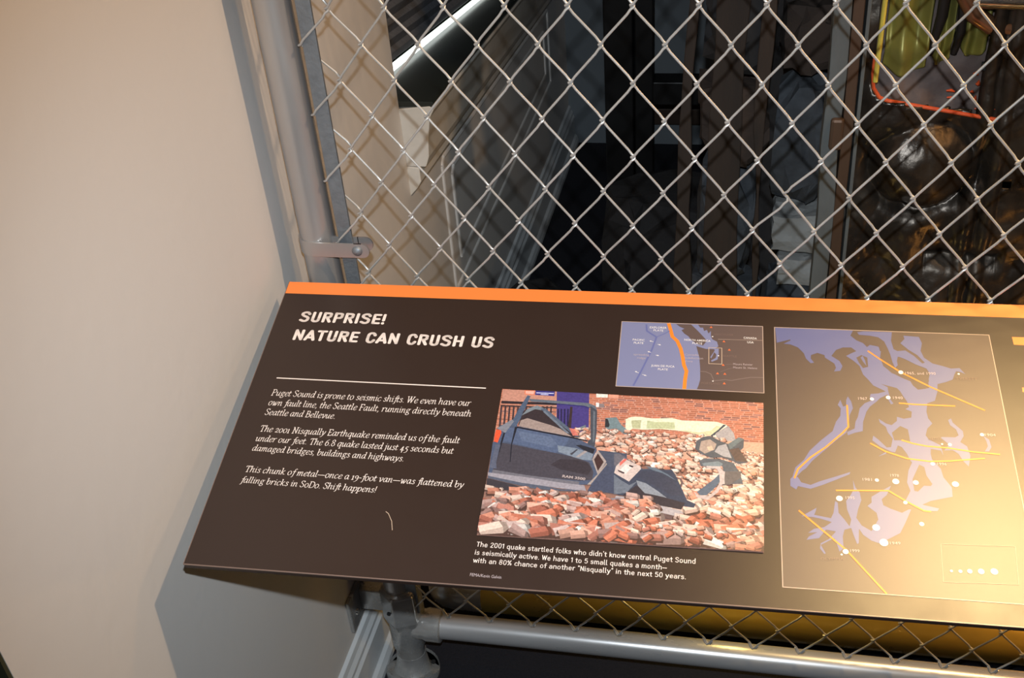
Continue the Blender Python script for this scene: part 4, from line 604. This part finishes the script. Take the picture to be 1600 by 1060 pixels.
# ---- italic book face drawn with a broad nib
GL={
'a':(52,'~38,45 27,51 13,43 6,22 9,4 18,0 30,10 40,34;~41,50 38,18 39,4 44,0 51,6'),
'b':(50,'3,79 13,81 8,20;~8,22 11,4 20,-1 33,6 43,24 43,40 35,50 24,46 10,28'),
'c':(43,'~38,42 32,50 20,49 9,37 6,18 11,3 22,-1 34,5 40,12'),
'd':(54,'~38,44 28,51 14,43 6,22 9,4 18,0 30,10 40,32;37,79 47,81 41,30;~41,32 39,8 45,0 52,6'),
'e':(43,'~8,23 24,26 37,34 39,44 30,51 18,46 8,32 6,16 12,2 24,-1 39,10'),
'f':(31,'~46,76 40,83 31,78 26,60 18,-4 12,-22 3,-25;9,48 38,48'),
'g':(48,'~34,48 22,51 11,42 9,30 16,22 28,23 37,34 34,48;~18,22 10,14 15,7 34,3 40,-8 34,-20 18,-24 5,-18 6,-8 14,3;35,47 50,50'),
'h':(52,'3,79 13,81 6,0;~8,24 18,43 31,51 39,46 37,28 36,5 41,0 49,6'),
'i':(25,'~3,42 12,50 14,44 10,8 14,0 22,6;14,69 17,69'),
'j':(23,'~3,44 12,50 12,40 8,-10 2,-22 -8,-25;14,69 17,69'),
'k':(48,'3,79 13,81 6,0;~9,22 22,34 34,50 41,48;~18,28 28,10 36,0 47,5'),
'l':(24,'3,79 13,81;~13,80 8,24 8,6 13,0 21,6'),
'm':(73,'~3,42 10,50 12,40 7,0;~10,26 20,44 30,51 35,44 32,20 30,0;~32,26 43,44 53,51 59,45 56,22 56,5 61,0 69,6'),
'n':(51,'~3,42 10,50 12,40 7,0;~10,26 20,44 32,51 38,44 36,24 35,5 40,0 48,6'),
'o':(48,'~24,51 10,43 6,20 12,2 24,-1 38,10 43,32 36,48 24,51'),
'p':(50,'~3,42 10,50 12,40 4,-24;~10,26 20,45 33,51 43,42 43,22 33,3 20,-1 9,8;-3,-25 12,-25'),
'q':(49,'~38,44 28,51 14,43 6,22 9,4 18,0 30,10 40,32;43,51 36,-25;28,-25 45,-25'),
'r':(38,'~3,42 10,50 12,40 7,0;~10,24 18,41 28,51 38,48'),
's':(38,'~34,42 25,51 13,46 12,37 22,27 31,17 28,4 16,-1 5,7'),
't':(30,'~15,66 8,20 9,4 15,0 26,8;3,48 28,48'),
'u':(53,'~3,42 10,50 12,42 9,14 13,1 22,1 34,18 40,36;~43,50 38,16 39,3 44,0 52,6'),
'v':(45,'~3,43 9,51 14,42 16,2 18,0 34,20 42,42 36,51'),
'w':(65,'~3,43 9,51 13,42 14,2 16,0 32,30 36,44;~36,46 35,2 38,0 54,24 61,42 55,51'),
'x':(46,'~4,44 12,51 18,42 26,8 34,0 43,7;~41,51 30,36 14,12 4,0'),
'y':(46,'~3,43 9,51 14,42 19,4;~43,50 36,26 22,0 8,-21 -3,-24'),
'z':(43,'8,47 38,47 6,2 39,2'),
'P':(53,'15,77 11,1;~13,77 34,79 48,70 48,52 38,40 12,39;3,0 21,0;5,78 18,78'),
'S':(50,'~45,67 36,79 20,79 11,66 16,52 32,39 43,25 38,7 22,-1 8,6 4,16;45,79 45,66'),
'W':(84,'9,78 19,0 43,72;43,78 52,0 79,78;1,78 17,78;35,78 51,78;72,78 86,78'),
'T':(56,'31,78 27,1;4,64 8,77 54,77 55,64;18,0 37,0'),
'N':(68,'14,1 18,77 52,1 57,78;5,0 23,0;8,78 20,78;48,78 66,78'),
'E':(52,'15,77 10,1 46,1 49,15;7,78 50,78 50,64;13,40 37,40;4,0 14,0'),
'B':(54,'15,77 10,1;~7,78 36,78 44,68 42,50 30,42 13,41;~30,42 46,36 48,16 38,1 4,0'),
'F':(48,'15,77 10,1;7,78 50,78 50,64;13,40 38,40;3,0 21,0'),
'D':(64,'15,77 10,1;~7,78 40,77 58,58 56,24 40,2 4,0'),
'0':(48,'~24,51 10,43 6,20 12,2 24,-1 38,10 43,32 36,48 24,51'),'1':(29,'5,44 16,50 14,1;5,0 23,0'),'2':(44,'~8,38 14,49 28,51 35,38 26,20 6,2;6,2 39,2'),
'9':(48,'~39,32 28,21 14,21 7,36 14,50 29,51 41,38 36,6 22,-17 7,-25'),'4':(48,'32,51 26,-25;32,51 6,5 45,5'),'5':(43,'41,49 18,49 14,24;~14,25 30,22 36,4 24,-19 5,-25'),
'6':(49,'~42,77 24,66 10,40 8,14 18,0 34,4 43,24 34,43 20,42 9,24'),'8':(49,'~24,42 10,54 14,72 30,78 41,64 34,48 14,34 6,16 16,0 36,3 43,22 34,36 24,42'),
'.':(21,'8,2 11,2'),',':(21,'~10,5 10,-4 4,-13'),'!':(27,'15,78 11,22;8,2 11,2'),'—':(84,'3,27 80,27'),'-':(29,'4,27 25,27'),' ':(23,'')}
def smooth(p):
    out=[]; n=len(p)
    for k in range(n-1):
        a,b,c,d=p[max(k-1,0)],p[k],p[k+1],p[min(k+2,n-1)]
        for t in (0,.34,.67):
            out.append(tuple(.5*((2*b[i])+(c[i]-a[i])*t+(2*a[i]-5*b[i]+4*c[i]-d[i])*t*t+(3*b[i]-a[i]-3*c[i]+d[i])*t**3) for i in (0,1)))
    out.append(p[-1]); return out
NIB=[(3.7*math.cos(math.radians(28))*sx-1.8*math.sin(math.radians(28))*sy,3.7*math.sin(math.radians(28))*sx+1.8*math.cos(math.radians(28))*sy) for sx,sy in((-1,-1),(1,-1),(1,1),(-1,1))]
GS={
'S':(46,'~40,60 33,71 21,73 9,66 8,54 18,44 34,36 39,24 34,9 21,5 6,13'),'U':(44,'8,72 8,24;~8,26 10,11 22,5 34,11 36,26;36,24 36,72'),
'R':(45,'8,6 8,72;8,71 24,71;~24,71 36,67 37,52 34,43 24,40;24,40 8,40;22,40 38,6'),'P':(43,'8,6 8,72;8,71 24,71;~24,71 36,67 37,51 34,40 24,37;24,37 8,37'),
'I':(17,'8,6 8,72'),'E':(38,'34,71 8,71 8,7 34,7;8,39 31,39'),'!':(17,'8,72 8,30;8,6 8,9'),'N':(47,'8,6 8,72;8,70 39,8;39,6 39,72'),'A':(46,'4,6 23,72 42,6;11,22 35,22'),
'T':(42,'4,71 38,71;21,71 21,6'),'C':(43,'~38,57 32,69 21,73 10,63 8,39 10,15 21,5 32,9 38,21'),'H':(47,'8,6 8,72;39,6 39,72;8,39 39,39'),'W':(60,'4,72 17,6 30,66 43,6 56,72'),
'a':(43,'~10,43 20,50 32,47 36,36;36,40 36,5;~36,29 20,30 8,24 8,12 18,4 30,8 36,16'),'c':(38,'~35,41 24,50 10,42 8,27 10,12 24,4 35,13'),'d':(44,'36,76 36,5;~36,38 24,50 10,42 8,27 10,12 24,4 36,14'),
'e':(43,'8,28 36,28;~36,28 34,42 22,50 10,42 8,27 10,12 24,4 35,11'),'f':(28,'~28,76 18,75 14,66 14,50;14,56 14,5;4,49 27,49'),'g':(44,'36,50 36,0;~36,2 33,-15 20,-19 9,-14;~36,38 24,50 10,42 8,27 10,12 24,4 36,14'),
'h':(44,'8,76 8,5;~8,34 18,49 33,46 36,33;36,36 36,5'),'i':(17,'8,50 8,5;8,68 8,71'),'k':(37,'8,76 8,5;32,50 10,26;18,32 34,5'),'l':(21,'~8,76 8,20 10,8 18,5'),
'm':(63,'8,50 8,5;~8,36 17,49 29,46 31,33;31,36 31,5;~31,36 41,49 53,46 55,33;55,36 55,5'),'n':(44,'8,50 8,5;~8,34 18,49 33,46 36,33;36,36 36,5'),
'o':(45,'~22,50 10,43 8,27 10,11 22,4 34,11 37,27 34,43 22,50'),'q':(44,'36,50 36,-20;~36,38 24,50 10,42 8,27 10,12 24,4 36,14'),'r':(29,'8,50 8,5;~8,34 15,48 27,49'),
's':(40,'~33,42 22,50 10,45 11,32 31,24 32,11 20,4 7,10'),'t':(29,'14,66 14,18;~14,20 15,8 20,5 26,5;4,49 26,49'),'u':(44,'8,50 8,18;~8,20 11,6 24,4 36,18;36,50 36,5'),
'v':(40,'4,50 20,5 36,50'),'w':(54,'4,50 15,5 27,46 39,5 50,50'),'x':(39,'5,50 34,5;33,50 5,5'),'y':(40,'4,50 20,6;36,50 20,0 12,-18 5,-19'),
'0':(45,'~22,73 10,63 8,39 10,15 22,5 35,15 37,39 35,63 22,73'),'1':(27,'5,60 18,72 18,6'),'2':(44,'~8,59 12,69 23,73 35,66 35,52 8,7;8,6 37,6'),'5':(43,'34,72 11,72 9,42;~9,42 24,47 36,37 36,17 24,5 8,12'),
'8':(44,'~22,41 10,50 10,64 22,73 34,64 34,50 22,41 8,30 8,14 22,5 36,14 36,30 22,41'),'%':(55,'~12,72 6,64 6,54 12,47 18,54 18,64 12,72;~42,31 36,24 36,13 42,6 48,13 48,24 42,31;42,73 12,5'),
'“':(26,'8,65 10,76;18,65 20,76'),'”':(26,'10,76 8,65;20,76 18,65'),"'":(14,'7,65 7,76'),'.':(17,'8,5 8,7'),'—':(54,'4,28 50,28'),' ':(21,'')}
def pen(r): return [(r*math.cos(math.radians(22.5+45*k)),r*math.sin(math.radians(22.5+45*k))) for k in range(8)]
def serif(name,s,p0,p1,cap,m_,z,GL=GL,NIB=NIB,sh=.06,gap=2.5,CH=70):
    polys=[]; x=0
    for ch in s:
        wd,st_=GL[ch]
        for sk_ in st_.split(';'):
            if not sk_: continue
            cv=sk_[0]=='~'; pts=[tuple(float(v) for v in q.split(',')) for q in sk_.lstrip('~').split()]
            if cv: pts=smooth(pts)
            for a,b in zip(pts,pts[1:]): polys.append([(x+u+v*sh,v) for u,v in hull([(a[0]+n[0],a[1]+n[1]) for n in NIB]+[(b[0]+n[0],b[1]+n[1]) for n in NIB])])
        x+=wd+gap
    a=Vector(p0); b=Vector(p1); L_=(b-a).length; d=(b-a).normalized(); n=Vector((-d.y,d.x)); sx=L_/(x-gap-4); sy=cap/CH
    out=[[tuple(a+d*u*sx+n*v*sy) for u,v in pl_] for pl_ in polys]
    return flat(name,out,m_,z)
ZT=.00045
title=fix(link(bpy.data.objects.new('title',None))); body=fix(link(bpy.data.objects.new('body_text',None)))
prints={}
for name,s,p0,p1,cap,kw in ART['text']:
    a,b,c=mm(p0),mm(p1),cap/1000
    if name=='title': o=serif('title_line',s,a,b,c*1.04,M_cream,.00012,GS,pen(7.6),.03,8,79); fix(o,title)
    elif name=='body_text': o=serif('text_line',s,a,b,c,M_cream,.00012); fix(o,body)
    elif name=='caption': serif('caption_line',s,a,b,c,M_cream,.00012,GS,pen(4.6),.0,4,77)
    elif name=='credit': sans('credit_line',s,a,b,c,PC['soft'],.00012)
    else: prints.setdefault(name,[]).append((s,a,b,c,kw))
# ---- small map
def print_root(name,label,quad,m_): 
    o=flat(name,[quad],m_,.00010); o['label']=label; return o
sm=print_root('small_map','small blue and brown regional map with an orange fault line',[mm(p) for p in ART['sm_rect']],PC['water'])
def layer(root,name,polys,m_,z):
    return flat(name,polys,m_,z,root)
layer(sm,'land',[[mm(p) for p in q] for q in ART['sm_land']],PC['land'],.00020)
layer(sm,'inlet',[[mm(p) for p in q] for q in ART['sm_water']],PC['water'],.00027)
for k,(pts,wd,c) in enumerate(ART['sm_lines']):
    layer(sm,{'org':'fault_line','ridge':'ridge_line','frame':'map_border'}.get(c,'map_line'),ribbon([mm(p) for p in pts],wd*.00095),PC[c],.00030+.00001*k)
for p in ART['sm_tri']: layer(sm,'volcano_mark',[[(p[0]/1000-.0017,p[1]/1000-.0012),(p[0]/1000+.0017,p[1]/1000-.0012),(p[0]/1000,p[1]/1000+.0017)]],PC['tri'],.00050)
for p in ART['sm_dot']: layer(sm,'place_dot',[disc(mm(p),.0008)],PC['white'],.00050)
for s,a,b,c,kw in prints['small_map_label']: sans('map_lettering',s,a,b,c,PC[('soft','white','dim')[kw['c']]],.00052,bold=.01 if kw['c']==1 else 0,parent=sm,sp=1.05)
# ---- large map
lm=print_root('large_map','large blue and brown map of inlets with yellow fault lines',[mm(p) for p in ART['lm_rect']],PC['landl'])
layer(lm,'inlets',[[mm(p) for p in q] for q in ART['lm_water']],PC['waterl'],.00020)
for q in ART['lm_land']: layer(lm,'island',[[mm(p) for p in q]],PC['landl'],.00026)
layer(lm,'island_pool',[[mm(p) for p in q] for q in ART['lm_water2']],PC['waterl'],.00030)
for k,(pts,wd,c) in enumerate(ART['lm_lines']): layer(lm,'fault_line' if c=='yel' else 'legend_box',ribbon([mm(p) for p in pts],wd*.00095),PC[c],.00033+.00001*k)
q=[mm(p) for p in ART['lm_rect']]; layer(lm,'map_border',ribbon(q+[q[0]],.0009),PC['frame'],.00032)
for (p,r) in ART['lm_dots']: layer(lm,'quake_dot',[disc(mm(p),r/1000)],PC['white'],.00050)
for s,a,b,c,kw in prints['large_map_label']: sans('map_lettering',s,a,b,c,PC[('soft','white','dim')[kw['c']]],.00046,parent=lm,sp=1.05)
# ---- the printed photograph: coloured shapes on one flat sheet
ph=[mm(p) for p in ART['ph_rect']]; BL,TL_,TR_,BR=[Vector(p) for p in ph]
def puv(u,v): # u right, v down 0..1
    return TL_.lerp(TR_,u).lerp(BL.lerp(BR,u),v)
shapes=[]
def shp(pts,c): shapes.append(([tuple(p) for p in pts],c))
def quad(u0,v0,u1,v1,c,sk_=0): shp([puv(u0,v0),puv(u1,v0+sk_),puv(u1,v1+sk_),puv(u0,v1)],c)
rd=random.Random(3)
quad(0,0,1,.45,(.60,.30,.22))
v=0;row=0
while v<.44:
    u=-.02*(row%2)-rd.random()*.01
    while u<1:
        wd=.030+.006*rd.random(); k=rd.uniform(.75,1.2); dk=rd.random()<.13
        c=(.30*k,.13*k,.11*k) if dk else (.50*k,.17*k,.10*k)
        quad(max(0,u),v,min(1,u+wd-.004),min(.45,v+.0105),c); u+=wd
    v+=.0145; row+=1
for pts,c in ART['ph_under']: shp([mm(p) for p in pts],c)
# rubble field
quad(.22,.29,1,.46,(.62,.36,.26)); quad(0,.45,1,1,(.30,.15,.11))
PAL=[(.72,.30,.20),(.78,.42,.31),(.88,.64,.52),(.62,.20,.12),(.45,.15,.10),(.90,.80,.72),(.36,.20,.17),(.70,.22,.13),(.60,.38,.33),(.62,.45,.40),(.55,.22,.16)]
PAL2=[(.88,.50,.37),(.92,.66,.54),(.95,.80,.70),(.80,.34,.22),(.86,.44,.32),(.62,.26,.18),(.84,.58,.48)]
def bricks(n,u0,u1,v0,v1,s0,s1,pal=None):
    items=sorted([(rd.uniform(v0,v1),rd.uniform(u0,u1)) for _ in range(n)])
    for v,u in items:
        s=s0+(s1-s0)*(v-v0)/(v1-v0); s*=rd.uniform(.7,1.3); a=rd.uniform(-1.0,.9); c=rd.choice(pal or PAL); k=rd.uniform(.7,1.08); c=tuple(x*k for x in c)
        l,h,d=s*1.5,s*.55,s*.5; ca,sa=math.cos(a),math.sin(a)*.7
        P=lambda x,y:(min(1,max(0,u+x*ca-y*sa*.8)),min(1,max(0,v+(x*sa+y*ca)*1.45)))
        top=[P(-l/2,-h),P(l/2,-h),P(l/2+d*.4,0),P(-l/2+d*.2,0)]; front=[P(-l/2+d*.2,0),P(l/2+d*.4,0),P(l/2+d*.35,h*.9),P(-l/2+d*.2,h*.9)]; side=[P(l/2,-h),P(l/2+d*.9,-h*.6),P(l/2+d*1.1,h*.4),P(l/2+d*.4,h*.85)]
        sh=[P(-l/2-.004,h*.5),P(l/2+d,h*.6),P(l/2+d*.8,h*1.5),P(-l/2,h*1.4)]
        shp([puv(*p) for p in sh],(.09,.045,.035))
        shp([puv(*p) for p in side],tuple(x*.40 for x in c)); shp([puv(*p) for p in front],tuple(x*.66 for x in c)); shp([puv(*p) for p in top],c)
bricks(420,.30,.86,.26,.50,.011,.020,PAL2)
bricks(220,.84,1,.36,.52,.007,.014,PAL2)
bricks(330,.62,1,.48,.78,.012,.024,PAL2)
n_over=len(shapes)
for pts,c in ART['ph_over']: shp([mm(p) for p in pts],c)
bricks(240,.0,.62,.70,.97,.022,.044)
bricks(110,.45,1,.80,.98,.026,.046)
bricks(45,.5,1,.88,.985,.014,.024)
# clip everything to the photo rectangle by clamping in (u,v)
e1=(TR_-TL_); e2=(BL-TL_); det=e1.x*e2.y-e1.y*e2.x
def inv(p):
    w_=Vector(p)-TL_; u=(w_.x*e2.y-w_.y*e2.x)/det; v=(e1.x*w_.y-e1.y*w_.x)/det; return min(1,max(0,u)),min(1,max(0,v))
me=bpy.data.meshes.new('photograph_print'); vs=[];fs=[];cs=[]
bm=bmesh.new(); cl=bm.loops.layers.float_color.new('Col')
for k,(pts,c) in enumerate(shapes):
    pts=[puv(*inv(p)) for p in pts]; z=.00010+k*.00000035
    V=[bm.verts.new((p.x,p.y,z)) for p in pts]
    try: f=bm.faces.new(V)
    except ValueError: continue
    for l in f.loops: l[cl]=(*c,1)
bmesh.ops.triangulate(bm,faces=bm.faces[:])
for f in bm.faces:
    f.normal_update()
    if f.normal.z<0: f.normal_flip()
bm.to_mesh(me); bm.free(); me.materials.append(M_photo)
pho=fix(link(bpy.data.objects.new('photograph_print',me))); pho['label']='colour photograph of a crushed dark blue van among red brick rubble'
for name in ('ph_badge',):
    for s,a,b,c,kw in prints[name]: sans('badge_lettering',s,a,b,c,pm('print_badge',(.50,.40,.38)),.0022,bold=.03,parent=pho)
